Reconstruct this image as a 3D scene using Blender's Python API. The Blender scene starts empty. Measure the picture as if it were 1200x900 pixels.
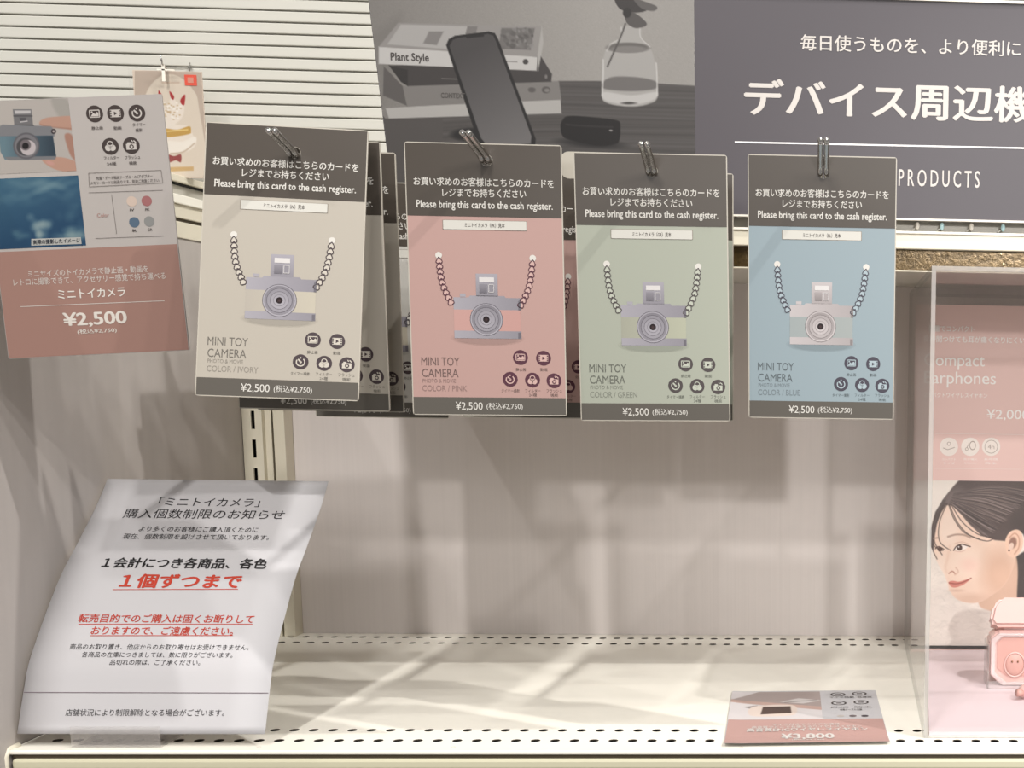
import bpy, bmesh, math, random
import numpy as np
from mathutils import Vector, Matrix, Euler
PI = math.pi
sc = bpy.context.scene
C = sc.collection

# ------------------------------------------------------------------ camera, world, lights, exposure
CAM_R = np.array([[0.99847184, -0.05280836, 0.01628664],
                  [0.00864198, -0.14188083, -0.98984602],
                  [0.05458291, 0.98847413, -0.14120765]])      # rows: right, down, forward
CAM_C = np.array([0.0, 0.0, 0.24376])
FPX, PPX, PPY = 1500.0, 1074.1037, 645.3621
cd = bpy.data.cameras.new('camera'); cam = bpy.data.objects.new('camera', cd); C.objects.link(cam)
cd.sensor_width = 36.0; cd.lens = FPX/1200*36
cd.shift_x = (600-PPX)/1200; cd.shift_y = (PPY-450)/1200
cd.clip_start = 0.01; cd.clip_end = 50
mw = Matrix.Identity(4)
for i in range(3):
    mw[i][0] = CAM_R[0][i]; mw[i][1] = -CAM_R[1][i]; mw[i][2] = -CAM_R[2][i]; mw[i][3] = CAM_C[i]
cam.matrix_world = mw
sc.camera = cam
sc.view_settings.view_transform = 'Standard'; sc.view_settings.look = 'None'
sc.view_settings.gamma = 1.0; sc.view_settings.use_curve_mapping = False
sc.view_settings.exposure = -0.26
w = bpy.data.worlds.new('store_air'); sc.world = w; w.use_nodes = True
w.node_tree.nodes['Background'].inputs[0].default_value = (1.0, 0.96, 0.92, 1)
w.node_tree.nodes['Background'].inputs[1].default_value = 0.35
def lamp(name, loc, target, power, size, col=(1, 0.95, 0.88), size_y=None):
    l = bpy.data.lights.new(name, 'AREA'); l.energy = power; l.color = col
    l.shape = 'DISK' if size_y is None else 'RECTANGLE'; l.size = size
    if size_y: l.size_y = size_y
    o = bpy.data.objects.new(name, l); C.objects.link(o); o.location = loc
    o.rotation_euler = (Vector(target)-Vector(loc)).to_track_quat('-Z', 'Y').to_euler()
    return o
WARM = (1, 0.975, 0.945)
lamp('ceiling_spot', (0.95, 0.22, 2.0), (-0.1, 0.85, 0.2), 30, 0.04, WARM)
for lx, ly, lp in ((-0.55, -1.65, 24), (-0.50, -1.05, 19), (-0.45, -0.45, 15), (1.55, -1.65, 24), (1.55, -1.05, 22), (1.45, -0.45, 16)):   # two rows of ceiling spots along the aisle
    lamp('ceiling_spot', (lx, ly, 2.15), (-0.15, 1.0, 0.2), lp, 0.085, WARM)
lamp('ceiling_spot', (-1.3, -0.2, 2.0), (-0.3, 1.0, 0.2), 8, 0.05, WARM)
sp = bpy.data.lights.new('box_fill_spot', 'SPOT'); sp.energy = 190; sp.spot_size = math.radians(14); sp.spot_blend = 0.8; sp.shadow_soft_size = 0.05; sp.color = (1, .97, .94)  # narrow fill spot, added to brighten the poster inside the acrylic box
so = bpy.data.objects.new('box_fill_spot', sp); C.objects.link(so); so.location = (0.75, -2.4, 1.0); so.rotation_euler = (Vector((0.22, 1.05, 0.19))-so.location).to_track_quat('-Z', 'Y').to_euler()
lamp('front_fill_panel', (-0.1, -2.2, 0.88), (-0.1, 1.0, 0.2), 13, 1.2, (1, 0.97, 0.95), size_y=0.35)  # soft fill added low in front to lift the back wall and cards
lamp('aisle_strip_lamp', (0.42, -2.2, 0.62), (0.1, 1.0, 0.3), 2.0, 0.05, (1, 0.98, 0.95), size_y=0.12)

# ------------------------------------------------------------------ materials
def lin(c):
    c = [x/255.0 for x in c]
    return tuple(x/12.92 if x <= 0.04045 else ((x+0.055)/1.055)**2.4 for x in c)
def mat(name, col, rough=0.5, metal=0.0, noise=0.0, nscale=(20, 20, 20), bump=0.0, spec=0.5):
    m = bpy.data.materials.new(name); m.use_nodes = True; nt = m.node_tree; b = nt.nodes['Principled BSDF']
    b.inputs['Roughness'].default_value = rough; b.inputs['Metallic'].default_value = metal
    b.inputs['Specular IOR Level'].default_value = spec
    c = lin(col); b.inputs['Base Color'].default_value = (*c, 1)
    if noise or bump:
        tc = nt.nodes.new('ShaderNodeTexCoord'); mp = nt.nodes.new('ShaderNodeMapping'); mp.inputs['Scale'].default_value = nscale
        n = nt.nodes.new('ShaderNodeTexNoise'); n.inputs['Scale'].default_value = 1.0; n.inputs['Detail'].default_value = 5
        nt.links.new(tc.outputs['Object'], mp.inputs[0]); nt.links.new(mp.outputs[0], n.inputs[0])
        if noise:
            r = nt.nodes.new('ShaderNodeMapRange'); r.inputs['From Min'].default_value = 0.3; r.inputs['From Max'].default_value = 0.7
            r.inputs['To Min'].default_value = 1-noise; r.inputs['To Max'].default_value = 1+noise
            x = nt.nodes.new('ShaderNodeVectorMath'); x.operation = 'SCALE'; x.inputs[0].default_value = c
            nt.links.new(n.outputs[0], r.inputs[0]); nt.links.new(r.outputs[0], x.inputs['Scale']); nt.links.new(x.outputs[0], b.inputs['Base Color'])
        if bump:
            bp = nt.nodes.new('ShaderNodeBump'); bp.inputs['Strength'].default_value = bump; bp.inputs['Distance'].default_value = 0.001
            nt.links.new(n.outputs[0], bp.inputs['Height']); nt.links.new(bp.outputs[0], b.inputs['Normal'])
    return m
def print_mat(name, rough):
    m = bpy.data.materials.new(name); m.use_nodes = True; nt = m.node_tree; b = nt.nodes['Principled BSDF']
    a = nt.nodes.new('ShaderNodeAttribute'); a.attribute_name = 'Ink'; nt.links.new(a.outputs['Color'], b.inputs['Base Color'])
    b.inputs['Roughness'].default_value = rough; b.inputs['Specular IOR Level'].default_value = 0.3
    return m
def acrylic(name, milk, tint=(250, 250, 250), edge=False):
    m = bpy.data.materials.new(name); m.use_nodes = True; nt = m.node_tree; nt.nodes.clear()
    out = nt.nodes.new('ShaderNodeOutputMaterial'); tr = nt.nodes.new('ShaderNodeBsdfTransparent'); gl = nt.nodes.new('ShaderNodeBsdfGlossy')
    df = nt.nodes.new('ShaderNodeBsdfDiffuse'); fr = nt.nodes.new('ShaderNodeFresnel'); m1 = nt.nodes.new('ShaderNodeMixShader'); m2 = nt.nodes.new('ShaderNodeMixShader')
    tr.inputs[0].default_value = (*lin(tint), 1); gl.inputs['Roughness'].default_value = 0.03; fr.inputs[0].default_value = 1.45
    df.inputs[0].default_value = (*lin((222, 216, 212)), 1); m1.inputs[0].default_value = milk
    nt.links.new(tr.outputs[0], m1.inputs[1]); nt.links.new(df.outputs[0], m1.inputs[2])
    ge = nt.nodes.new('ShaderNodeNewGeometry'); iv = nt.nodes.new('ShaderNodeMath'); iv.operation = 'SUBTRACT'; iv.inputs[0].default_value = 1.0
    mu = nt.nodes.new('ShaderNodeMath'); mu.operation = 'MULTIPLY'      # only the outer face of each sheet mirrors
    nt.links.new(ge.outputs['Backfacing'], iv.inputs[1]); nt.links.new(fr.outputs[0], mu.inputs[0]); nt.links.new(iv.outputs[0], mu.inputs[1])
    nt.links.new(mu.outputs[0], m2.inputs[0]); nt.links.new(m1.outputs[0], m2.inputs[1]); nt.links.new(gl.outputs[0], m2.inputs[2]); nt.links.new(m2.outputs[0], out.inputs[0])
    return m
M = dict(
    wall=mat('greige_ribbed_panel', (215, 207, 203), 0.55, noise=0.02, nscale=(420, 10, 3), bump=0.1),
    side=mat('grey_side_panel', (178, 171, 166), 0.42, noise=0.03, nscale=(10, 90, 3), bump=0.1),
    cream=mat('cream_powder_coat', (222, 215, 196), 0.38, noise=0.02, nscale=(30, 30, 30)),
    shelf=mat('white_cream_shelf_enamel', (246, 242, 230), 0.30, noise=0.03, nscale=(6, 14, 6)),
    rail=mat('price_rail_enamel', (196, 192, 166), 0.35),
    groove=mat('brown_seam_and_shade', (70, 60, 45), 0.7),  # rail seam, also painted shade in the shelf holes and under its lip
    slat=mat('off_white_slat', (190, 188, 179), 0.5, noise=0.02, nscale=(3, 60, 60)),
    dark=mat('dark_cavity', (16, 14, 13), 0.9),
    bronze=mat('hammered_brown_panel', (84, 68, 42), 0.16, metal=0.5, noise=0.30, nscale=(420, 420, 420), bump=0.14),
    chrome=mat('chrome_wire', (205, 203, 200), 0.12, metal=1.0),
    grey_metal=mat('grey_channel_metal', (186, 182, 172), 0.45),
    laminate=mat('laminated_card_edge', (176, 170, 158), 0.3),
    edge=mat('pale_laminate_edge', (228, 222, 210), 0.25),
    ink=print_mat('printed_ink', 0.42), gloss_ink=print_mat('glossy_printed_ink', 0.28),
    paper=mat('white_paper', (190, 188, 190), 0.6),
    clear=acrylic('clear_acrylic', 0.012, (254, 254, 254)), haze=acrylic('slightly_hazy_acrylic', 0.04, (254, 254, 254)), veil=acrylic('hazy_acrylic', 0.13), rim=acrylic('acrylic_cut_edge', 0.42, (215, 220, 215)),
    pink_plastic=mat('pale_pink_plastic', (218, 180, 173), 0.3), pink_satin=mat('pink_satin_rim', (226, 205, 203), 0.18, metal=0.3),
    pinch=mat('pink_cavity', (206, 158, 148), 0.4), lilac=mat('lilac_pink_board', (224, 206, 210), 0.5, noise=0.03, nscale=(8, 20, 8)),
    blackboard=mat('black_foam_edge', (50, 46, 45), 0.6), gold=mat('gold_pin', (150, 110, 80), 0.3, metal=0.8),
    water_glass=mat('pale_cyan_tip', (190, 225, 228), 0.1),
)
CARDCOL = dict(ivory=(194, 186, 173), white=(212, 209, 202), pink=(197, 161, 153), green=(178, 182, 167), blue=(155, 171, 178))
for k, v in CARDCOL.items(): M['card_'+k] = mat('card_'+k+'_stock', v, 0.38, noise=0.015, nscale=(12, 12, 12))

# ------------------------------------------------------------------ object helpers
def link(name, me, parent=None, mats=()):
    o = bpy.data.objects.new(name, me); C.objects.link(o)
    for m in mats: me.materials.append(m)
    if parent: o.parent = parent
    return o
def obj(name, bm, m, parent=None, smooth=False):
    bmesh.ops.recalc_face_normals(bm, faces=bm.faces)
    me = bpy.data.meshes.new(name); bm.to_mesh(me); bm.free()
    if smooth:
        for p in me.polygons: p.use_smooth = True
    return link(name, me, parent, m if isinstance(m, (list, tuple)) else [m])
def tag(o, label=None, cat=None, group=None, kind=None):
    if label: o['label'] = label
    if cat: o['category'] = cat
    if group: o['group'] = group
    if kind: o['kind'] = kind
    return o
def empty(name, loc=(0, 0, 0), rot=(0, 0, 0)):
    o = bpy.data.objects.new(name, None); C.objects.link(o); o.location = loc; o.rotation_euler = rot; o.empty_display_size = 0.02
    return o
def bx(bm, x0, x1, y0, y1, z0, z1, bev=0.0):
    v = [bm.verts.new(p) for p in ((x0,y0,z0),(x1,y0,z0),(x1,y1,z0),(x0,y1,z0),(x0,y0,z1),(x1,y0,z1),(x1,y1,z1),(x0,y1,z1))]
    fs = [bm.faces.new([v[i] for i in f]) for f in ((3,2,1,0),(4,5,6,7),(0,1,5,4),(1,2,6,5),(2,3,7,6),(3,0,4,7))]
    if bev:
        es = list({e for f in fs for e in f.edges})
        bmesh.ops.bevel(bm, geom=es, offset=bev, segments=2, profile=0.5, affect='EDGES')
    return fs
def box(name, a, b, m, parent=None, bev=0.0):
    bm = bmesh.new(); bx(bm, a[0], b[0], a[1], b[1], a[2], b[2], bev); return obj(name, bm, m, parent)
def tube(bm, pts, r, seg=10, caps=True):
    pts = [Vector(p) for p in pts]; n = len(pts); rs = r if isinstance(r, (list, tuple)) else [r]*n
    rings = []; up = Vector((1, 0, 0))
    for i, p in enumerate(pts):
        t = (pts[min(i+1, n-1)]-pts[max(i-1, 0)]).normalized()
        if abs(t.dot(up)) > 0.95: up = Vector((0, 0, 1))
        a = (up-t*up.dot(t)).normalized(); b = t.cross(a); up = a
        rings.append([bm.verts.new(p+(a*math.cos(2*PI*k/seg)+b*math.sin(2*PI*k/seg))*rs[i]) for k in range(seg)])
    for i in range(n-1):
        for k in range(seg): bm.faces.new((rings[i][k], rings[i][(k+1)%seg], rings[i+1][(k+1)%seg], rings[i+1][k]))
    if caps: bm.faces.new(rings[0][::-1]); bm.faces.new(rings[-1])
def prism(bm, outline, d0, d1, axis='Y'):
    # outline (u,v) extruded along -Y..: verts (u, d, v)
    a = [bm.verts.new((u, d0, v)) for u, v in outline]; b = [bm.verts.new((u, d1, v)) for u, v in outline]
    n = len(outline); bm.faces.new(a); bm.faces.new(b[::-1])
    for i in range(n): bm.faces.new((a[i], a[(i+1)%n], b[(i+1)%n], b[i]))
def rrect(x0, x1, y0, y1, r, n=5):
    P = []
    for cx, cy, a0 in ((x1-r, y1-r, 0), (x0+r, y1-r, 90), (x0+r, y0+r, 180), (x1-r, y0+r, 270)):
        for k in range(n+1):
            a = math.radians(a0+90*k/n); P.append((cx+r*math.cos(a), cy+r*math.sin(a)))
    return P

# ------------------------------------------------------------------ print work (flat ink shapes laid on real sheets)
_tc = {}
def glyphs(body, bold=0.0, space=1.0):
    key = (body, bold, space)
    if key not in _tc:
        cu = bpy.data.curves.new('lettering', 'FONT'); cu.body = body; cu.size = 1; cu.resolution_u = 3 if len(body) < 20 else 2
        cu.space_character = space
        o = bpy.data.objects.new('lettering', cu); C.objects.link(o)
        dg = bpy.context.evaluated_depsgraph_get(); dg.update()
        me = bpy.data.meshes.new_from_object(o.evaluated_get(dg))
        V = np.array([v.co[:2] for v in me.vertices]) if len(me.vertices) else np.zeros((0, 2)); Fc = [list(p.vertices) for p in me.polygons]
        bpy.data.objects.remove(o); bpy.data.curves.remove(cu); bpy.data.meshes.remove(me)
        if bold > 0.003:      # heavier weight: overlaid copies of the outlines, slightly shifted
            n0 = len(V); sh_ = [(-bold, 0), (bold, 0), (0, -bold*.7), (0, bold*.7), (0, 0)] if bold > .011 else [(-bold, 0), (bold, 0)]
            Fc = [[i+k*n0 for i in f] for k in range(len(sh_)) for f in Fc]; V = np.vstack([V+np.array(q) for q in sh_])
        _tc[key] = (V, Fc)
    return _tc[key]
GAIN = 1.0       # paper prints are duller than their screen values
class Art:
    def __init__(s): s.v = []; s.f = []; s.c = []; s.l = []; s.m = []
    def raw(s, V, Fc, col, layer, col2=None, ax=0):
        b = len(s.v); V = np.asarray(V, float); c = np.array(lin([q*GAIN for q in col]))
        if col2 is not None:
            t = (V[:, ax]-V[:, ax].min())/max(1e-9, np.ptp(V[:, ax])); c2 = np.array(lin([q*GAIN for q in col2])); cs = c[None]*(1-t[:, None])+c2[None]*t[:, None]
        else: cs = np.repeat(c[None], len(V), 0)
        s.v.extend(map(tuple, V)); s.c.extend(map(tuple, cs)); s.l.extend([layer]*len(V)); s.f.extend([[i+b for i in f] for f in Fc])
    def poly(s, pts, col, layer=1, **k): s.raw(pts, [list(range(len(pts)))], col, layer, **k)
    def rect(s, x0, y0, x1, y1, col, layer=1, n=1, **k):
        xs = np.linspace(x0, x1, n+1)
        V = [(x, y0) for x in xs]+[(x, y1) for x in xs]
        s.raw(V, [[i, i+1, n+2+i, n+1+i] for i in range(n)], col, layer, **k)
    def disc(s, cx, cy, r, col, layer=1, ry=None, n=24, **k):
        ry = ry or r; s.poly([(cx+r*math.cos(2*PI*i/n), cy+ry*math.sin(2*PI*i/n)) for i in range(n)], col, layer, **k)
    def ring(s, cx, cy, r0, r1, col, layer=1, a0=0, a1=360, n=24, k=1.0, **kw):
        V = []; 
        for i in range(n+1):
            a = math.radians(a0+(a1-a0)*i/n); V += [(cx+r0*math.cos(a), cy+r0*k*math.sin(a)), (cx+r1*math.cos(a), cy+r1*k*math.sin(a))]
        s.raw(V, [[2*i, 2*i+1, 2*i+3, 2*i+2] for i in range(n)], col, layer, **kw)
    def line(s, pts, w, col, layer=1):
        for a, b in zip(pts[:-1], pts[1:]):
            a = np.array(a, float); b = np.array(b, float); d = b-a; L = np.hypot(*d)
            if L < 1e-9: continue
            n = np.array([-d[1], d[0]])/L*w/2; s.raw([a-n, b-n, b+n, a+n], [[0, 1, 2, 3]], col, layer)
    def loop(s, pts, w, col, layer=1): s.line(list(pts)+[pts[0]], w, col, layer)
    def text(s, body, cx, cy, width, height, col, layer=2, bold=0.0, space=1.0, align='C'):
        V, Fc = glyphs(body, bold, space)
        if not len(V): return
        s.m.append((len(s.v), len(s.f)))
        lo, hi = V.min(0), V.max(0); sx = width/(hi[0]-lo[0]); sy = height/(hi[1]-lo[1])
        W = (V-(lo+hi)/2)*[sx, sy]; W[:, 0] += cx; W[:, 1] += cy; s.raw(W, Fc, col, layer)
        nc = (5 if bold > .011 else 2) if bold > .003 else 1; n0 = len(V)//nc
        for k in range(1, nc):
            for i in range(len(s.l)-len(V)+k*n0, len(s.l)-len(V)+(k+1)*n0): s.l[i] += .14*k
    def split(s, name, parent, **k):      # every line of lettering becomes a part of its own
        s.m = [(0, 0)]+[q for q in s.m if q != (0, 0)]; ends = s.m[1:]+[(len(s.v), len(s.f))]
        for (v0, f0), (v1, f1) in zip(s.m, ends):
            B = Art(); B.v, B.c, B.l = s.v[v0:v1], s.c[v0:v1], s.l[v0:v1]; B.f = [[i-v0 for i in f] for f in s.f[f0:f1]]
            B.build(name, parent, **k)
    def build(s, name, parent=None, m='ink', fn=None, step=0.00012, kind=None):
        # local (u, v) -> (u, -layer*step, v) unless fn maps it
        co = [fn(u, v, l*step) if fn else (u, -l*step, v) for (u, v), l in zip(s.v, s.l)]
        me = bpy.data.meshes.new(name); me.from_pydata(co, [], s.f); me.update()
        a = me.color_attributes.new('Ink', 'FLOAT_COLOR', 'POINT')
        a.data.foreach_set('color', np.hstack([np.array(s.c), np.ones((len(s.c), 1))]).astype(np.float32).ravel())
        return link(name, me, parent, [M[m]])

class Canvas:   # a procedurally painted picture, carried by the vertices of a fine flat grid; coordinates in its own frame
    def __init__(s, x0, y0, x1, y1, step, bg):
        s.x = np.arange(x0, x1+step*.5, step); s.y = np.arange(y0, y1+step*.5, step); s.st = step
        s.X, s.Y = np.meshgrid(s.x, s.y); s.a = np.ones(s.X.shape+(3,))*np.array(bg, float)
    def mix(s, m, col):
        col = np.array(col, float); s.a = s.a*(1-m[..., None])+col*m[..., None]
    def poly(s, pts, col, soft=0.8, smooth=False, op=1.0, clip=None):
        P = np.array(pts, float)
        if smooth: P = spline(P, True)
        ins = np.zeros(s.X.shape, bool); d = np.full(s.X.shape, 1e9)
        for (ax, ay), (bx_, by) in zip(P, np.roll(P, -1, 0)):
            c = ((ay > s.Y) != (by > s.Y)); 
            if ay != by: ins ^= c & (s.X < (bx_-ax)*(s.Y-ay)/(by-ay)+ax)
            ex, ey = bx_-ax, by-ay; L = ex*ex+ey*ey+1e-12
            t = np.clip(((s.X-ax)*ex+(s.Y-ay)*ey)/L, 0, 1); d = np.minimum(d, np.hypot(s.X-ax-t*ex, s.Y-ay-t*ey))
        sd = np.where(ins, d, -d); m = np.clip(sd/soft+0.5, 0, 1)*op
        if clip is not None: m = m*clip
        s.mix(m, col); return m
    def ell(s, cx, cy, rx, ry, col, soft=0.8, rot=0, op=1.0, clip=None):
        a = math.radians(rot); dx, dy = s.X-cx, s.Y-cy; u = dx*math.cos(a)+dy*math.sin(a); v = -dx*math.sin(a)+dy*math.cos(a)
        r = np.sqrt((u/rx)**2+(v/ry)**2); m = np.clip((1-r)*min(rx, ry)/soft+0.5, 0, 1)*op
        if clip is not None: m = m*clip
        s.mix(m, col); return m
    def stroke(s, pts, wd, col, soft=0.8, op=1.0, smooth=True, clip=None):
        P = np.array(pts, float)
        if smooth and len(P) > 2: P = spline(P, False)
        d = np.full(s.X.shape, 1e9)
        for (ax, ay), (bx_, by) in zip(P[:-1], P[1:]):
            ex, ey = bx_-ax, by-ay; L = ex*ex+ey*ey+1e-12
            t = np.clip(((s.X-ax)*ex+(s.Y-ay)*ey)/L, 0, 1); d = np.minimum(d, np.hypot(s.X-ax-t*ex, s.Y-ay-t*ey))
        m = np.clip((wd/2-d)/soft+0.5, 0, 1)*op
        if clip is not None: m = m*clip
        s.mix(m, col)
    def grad(s, x0, y0, c0, x1, y1, c1, mask=1.0):
        t = np.clip(((s.X-x0)*(x1-x0)+(s.Y-y0)*(y1-y0))/((x1-x0)**2+(y1-y0)**2), 0, 1)[..., None]
        col = np.array(c0)*(1-t)+np.array(c1)*t; m = (mask if np.ndim(mask) else np.full(s.X.shape, mask))[..., None]
        s.a = s.a*(1-m)+col*m
    def build(s, name, fn, parent=None, m='ink'):
        ny, nx = s.X.shape; idx = np.arange(nx*ny).reshape(ny, nx)
        q = np.stack([idx[:-1, :-1], idx[1:, :-1], idx[1:, 1:], idx[:-1, 1:]], -1).reshape(-1, 4)
        co = fn(s.X.ravel(), s.Y.ravel()); me = bpy.data.meshes.new(name)
        me.vertices.add(nx*ny); me.vertices.foreach_set('co', np.asarray(co, np.float32).ravel())
        me.loops.add(q.size); me.loops.foreach_set('vertex_index', q.ravel().astype(np.int32))
        me.polygons.add(len(q)); me.polygons.foreach_set('loop_start', (np.arange(len(q))*4).astype(np.int32))
        me.update(calc_edges=True)
        a = me.color_attributes.new('Ink', 'FLOAT_COLOR', 'POINT'); c = np.clip(s.a.reshape(-1, 3)/255, 0, 1)
        c = np.where(c <= 0.04045, c/12.92, ((c+0.055)/1.055)**2.4)
        a.data.foreach_set('color', np.hstack([c, np.ones((len(c), 1))]).astype(np.float32).ravel())
        return link(name, me, parent, [M[m]])
def spline(P, closed, n=6):
    P = np.asarray(P, float); N = len(P); out = []
    for i in range(N if closed else N-1):
        g = (lambda j: P[j % N]) if closed else (lambda j: P[min(max(j, 0), N-1)])
        p0, p1, p2, p3 = g(i-1), g(i), g(i+1), g(i+2)
        for k in range(n):
            t = k/n; out.append(0.5*((2*p1)+(-p0+p2)*t+(2*p0-5*p1+4*p2-p3)*t*t+(-p0+3*p1-3*p2+p3)*t**3))
    if not closed: out.append(P[-1])
    return np.array(out)

class Plane:    # a flat sheet in the world: converts measured photo points to the sheet's own (u, v) metres
    def __init__(s, rot, loc):
        s.M = np.array(Euler(rot).to_matrix()); s.T = np.array(loc, float)
    def uv(s, x, y):
        x = np.atleast_1d(np.asarray(x, float)); y = np.atleast_1d(np.asarray(y, float))
        d = np.stack([(x-PPX)/FPX, (y-PPY)/FPX, np.ones_like(x)], -1)@CAM_R
        n = s.M[:, 1]; t = ((s.T-CAM_C)@n)/(d@n); w = (CAM_C+d*t[:, None]-s.T)@s.M
        return np.stack([w[:, 0], w[:, 2]], -1)
    def p(s, x, y): return tuple(s.uv(x, y)[0])
    def pts(s, L): return [tuple(q) for q in s.uv([a for a, b in L], [b for a, b in L])]
    def text(s, art, body, x0, y0, x1, y1, h, col, layer=2, bold=0.0, space=1.0):
        a, b = s.p(x0, y0), s.p(x1, y1); k = s.p((x0+x1)/2, (y0+y1)/2-h/2)[1]-s.p((x0+x1)/2, (y0+y1)/2+h/2)[1]
        art.text(body, (a[0]+b[0])/2, (a[1]+b[1])/2, b[0]-a[0], k, col, layer, bold, space)
    def line(s, art, x0, y0, x1, y1, w, col, layer=2):
        a, b = s.p(x0, y0), s.p(x1, y1); art.line([a, b], w, col, layer)
    def canvas(s, layer=1, step=0.00012):
        def fn(X, Y):
            q = s.uv(X, Y); return np.stack([q[:, 0], np.full(len(q), -layer*step), q[:, 1]], -1)
        return fn

# ------------------------------------------------------------------ the setting
YB, XS = 1.1517, -0.5187
tag(box('wall_back', (XS-0.02, YB, -0.30), (0.75, YB+0.012, 0.3255), M['wall']), kind='structure')
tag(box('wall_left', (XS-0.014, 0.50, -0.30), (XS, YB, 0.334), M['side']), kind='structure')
# slatted panel above the left side: backing and one object per slat
sl = tag(box('wall_slatted', (-0.95, 1.1035, 0.30), (-0.10, 1.115, 0.80), M['slat']), kind='structure')
z = 0.3825-0.00907*1; k = 0
bm = bmesh.new(); bx(bm, -0.95, -0.10, 1.1000, 1.1034, 0.0006, 0.00907-0.0006, 0.0007); me = None
while z < 0.60:
    if me is None:
        o = obj('slat', bm, M['slat'], sl); me = o.data
    else:
        o = bpy.data.objects.new('slat', me); C.objects.link(o); o.parent = sl
    o.location = (0, 0, z); z += 0.00907
tag(sl, kind='structure')

# side rail on top of the left wall, running towards the viewer
r = empty('side_rail'); tag(r, 'cream layered shelf rail running back along top of left grey wall', 'rail')
r.location = (XS, 0.8, 0.334)
def srail(name, x0, x1, z0, z1, m): return box(name, (x0, -0.3, z0), (x1, YB-0.8, z1), M[m], r, 0.0006)
srail('lower_lip', -0.014, 0.0015, 0.0003, 0.0128, 'cream'); srail('seam', -0.014, -0.001, 0.0128, 0.0156, 'groove')
srail('upper_band', -0.014, 0.0010, 0.0156, 0.0260, 'cream'); srail('bright_lip', -0.014, 0.0035, 0.0260, 0.0330, 'shelf')
srail('grey_recess', -0.014, -0.004, 0.0330, 0.0415, 'grey_metal'); srail('dark_seam', -0.014, -0.002, 0.0415, 0.0430, 'dark')
srail('top_lip', -0.014, 0.0010, 0.0430, 0.0483, 'cream')

# slotted upright at the left end of the back wall
u = empty('slotted_upright', (-0.5187, YB, 0)); tag(u, 'cream slotted steel upright in back left corner behind the notice', 'upright')
bm = bmesh.new(); x0, x1, s0, s1 = 0.0006, 0.0170, 0.0080, 0.0112; yf, yk = -0.0215, -0.0195
bx(bm, x0, s0, yf, yk, 0.0, 0.325); bx(bm, s1, x1, yf, yk, 0.0, 0.325)
z = 0.006
while z < 0.32: bx(bm, s0, s1, yf, yk, z-0.0045, z+0.0045); z += 0.0246
bx(bm, x0, x0+0.002, yk, -0.0001, 0, 0.325); bx(bm, x1-0.002, x1, yk, -0.0001, 0, 0.325)
obj('slotted_post', bm, M['cream'], u)
box('slot_shade_sheet', (s0-0.002, -0.015, 0.0), (s1+0.002, -0.013, 0.325), M['dark'], u)  # near-black sheet painting the shade inside the slots
box('shaded_flange', (x1, -0.0165, 0.0), (0.0225, -0.0001, 0.325), M['cream'], u, 0.0005)
box('dark_joint', (0.0225, -0.006, 0.0), (0.0243, -0.0001, 0.325), M['dark'], u)
box('trim_strip', (0.0243, -0.0170, 0.0), (0.0338, -0.0001, 0.325), M['cream'], u, 0.0006)

# ------------------------------------------------------------------ perforated shelf
SX0, SX1 = XS+0.0008, 0.45
sh = empty('display_shelf', (0, 0.80, 0)); tag(sh, 'long cream perforated metal shelf under the hanging cards', 'shelf')
bm = bmesh.new()
def strip(y0, y1, xs=None, r=0.0):
    # flat top band between y0 and y1; xs = hole centres of radius r in it
    yc = (y0+y1)/2
    def quad(a, b): bm.faces.new([bm.verts.new(p) for p in ((a, y0, 0), (b, y0, 0), (b, y1, 0), (a, y1, 0))])
    if not xs: quad(SX0, SX1); return
    h = (y1-y0)/2; cur = SX0
    for x in xs:
        if x-h < cur-1e-6 or x+h > SX1: continue
        if x-h > cur+1e-6: quad(cur, x-h)
        n = 16; inn = []; out = []; low = []
        for k in range(n):
            a = 2*PI*(k+0.5)/n; c, s_ = math.cos(a), math.sin(a); q = h/max(abs(c), abs(s_))
            inn.append(bm.verts.new((x+r*c, yc+r*s_, 0))); low.append(bm.verts.new((x+r*c, yc+r*s_, -0.0006)))
            out.append((x+q*c, yc+q*s_, 0))
        o = [bm.verts.new(p) for p in out]
        for k in range(n):
            j = (k+1) % n; bm.faces.new((o[k], o[j], inn[j], inn[k])); bm.faces.new((inn[k], inn[j], low[j], low[k])).material_index = 1
            if True:
                pa, pb = out[k], out[j]
                if abs(abs(pa[0]-x)-h) > 1e-7 and abs(abs(pb[0]-x)-h) < 1e-7 or abs(abs(pa[0]-x)-h) < 1e-7 and abs(abs(pb[0]-x)-h) > 1e-7:
                    cx_ = x+h*(1 if (pa[0]+pb[0])/2 > x else -1); cy_ = yc+h*(1 if (pa[1]+pb[1])/2 > yc else -1)
                    bm.faces.new((o[k], bm.verts.new((cx_, cy_, 0)), o[j]))
        cur = x+h
    quad(cur, SX1)
def row(x, p=0.0125):
    k = math.ceil((SX0+0.012-x)/p); L = []
    while x+k*p < SX1-0.01: L.append(x+k*p); k += 1
    return L
PF = 0.0125
strip(0.7974, 0.8004); strip(0.8004, 0.8064, [-0.3694, -0.2489, -0.0665, 0.116], 0.0014); strip(0.8064, 0.8125)
strip(0.8125, 0.8240, row(-0.0884, PF), 0.0031); strip(0.8240, 0.8362); strip(0.8362, 0.8477, row(-0.0887, PF), 0.0031)
strip(0.8477, 1.1073); strip(1.1073, 1.1173, row(-0.1294, 0.01235), 0.0031); strip(1.1173, 1.1305); strip(1.1305, 1.1405, row(-0.1306, 0.01235), 0.0031); strip(1.1405, YB-0.0003)
bmesh.ops.remove_doubles(bm, verts=bm.verts, dist=1e-6)
for v in bm.verts: v.co.y -= 0.80
o = obj('perforated_deck', bm, [M['shelf'], M['groove']], sh)  # hole walls coloured brown to stand for the shade inside them
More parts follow.
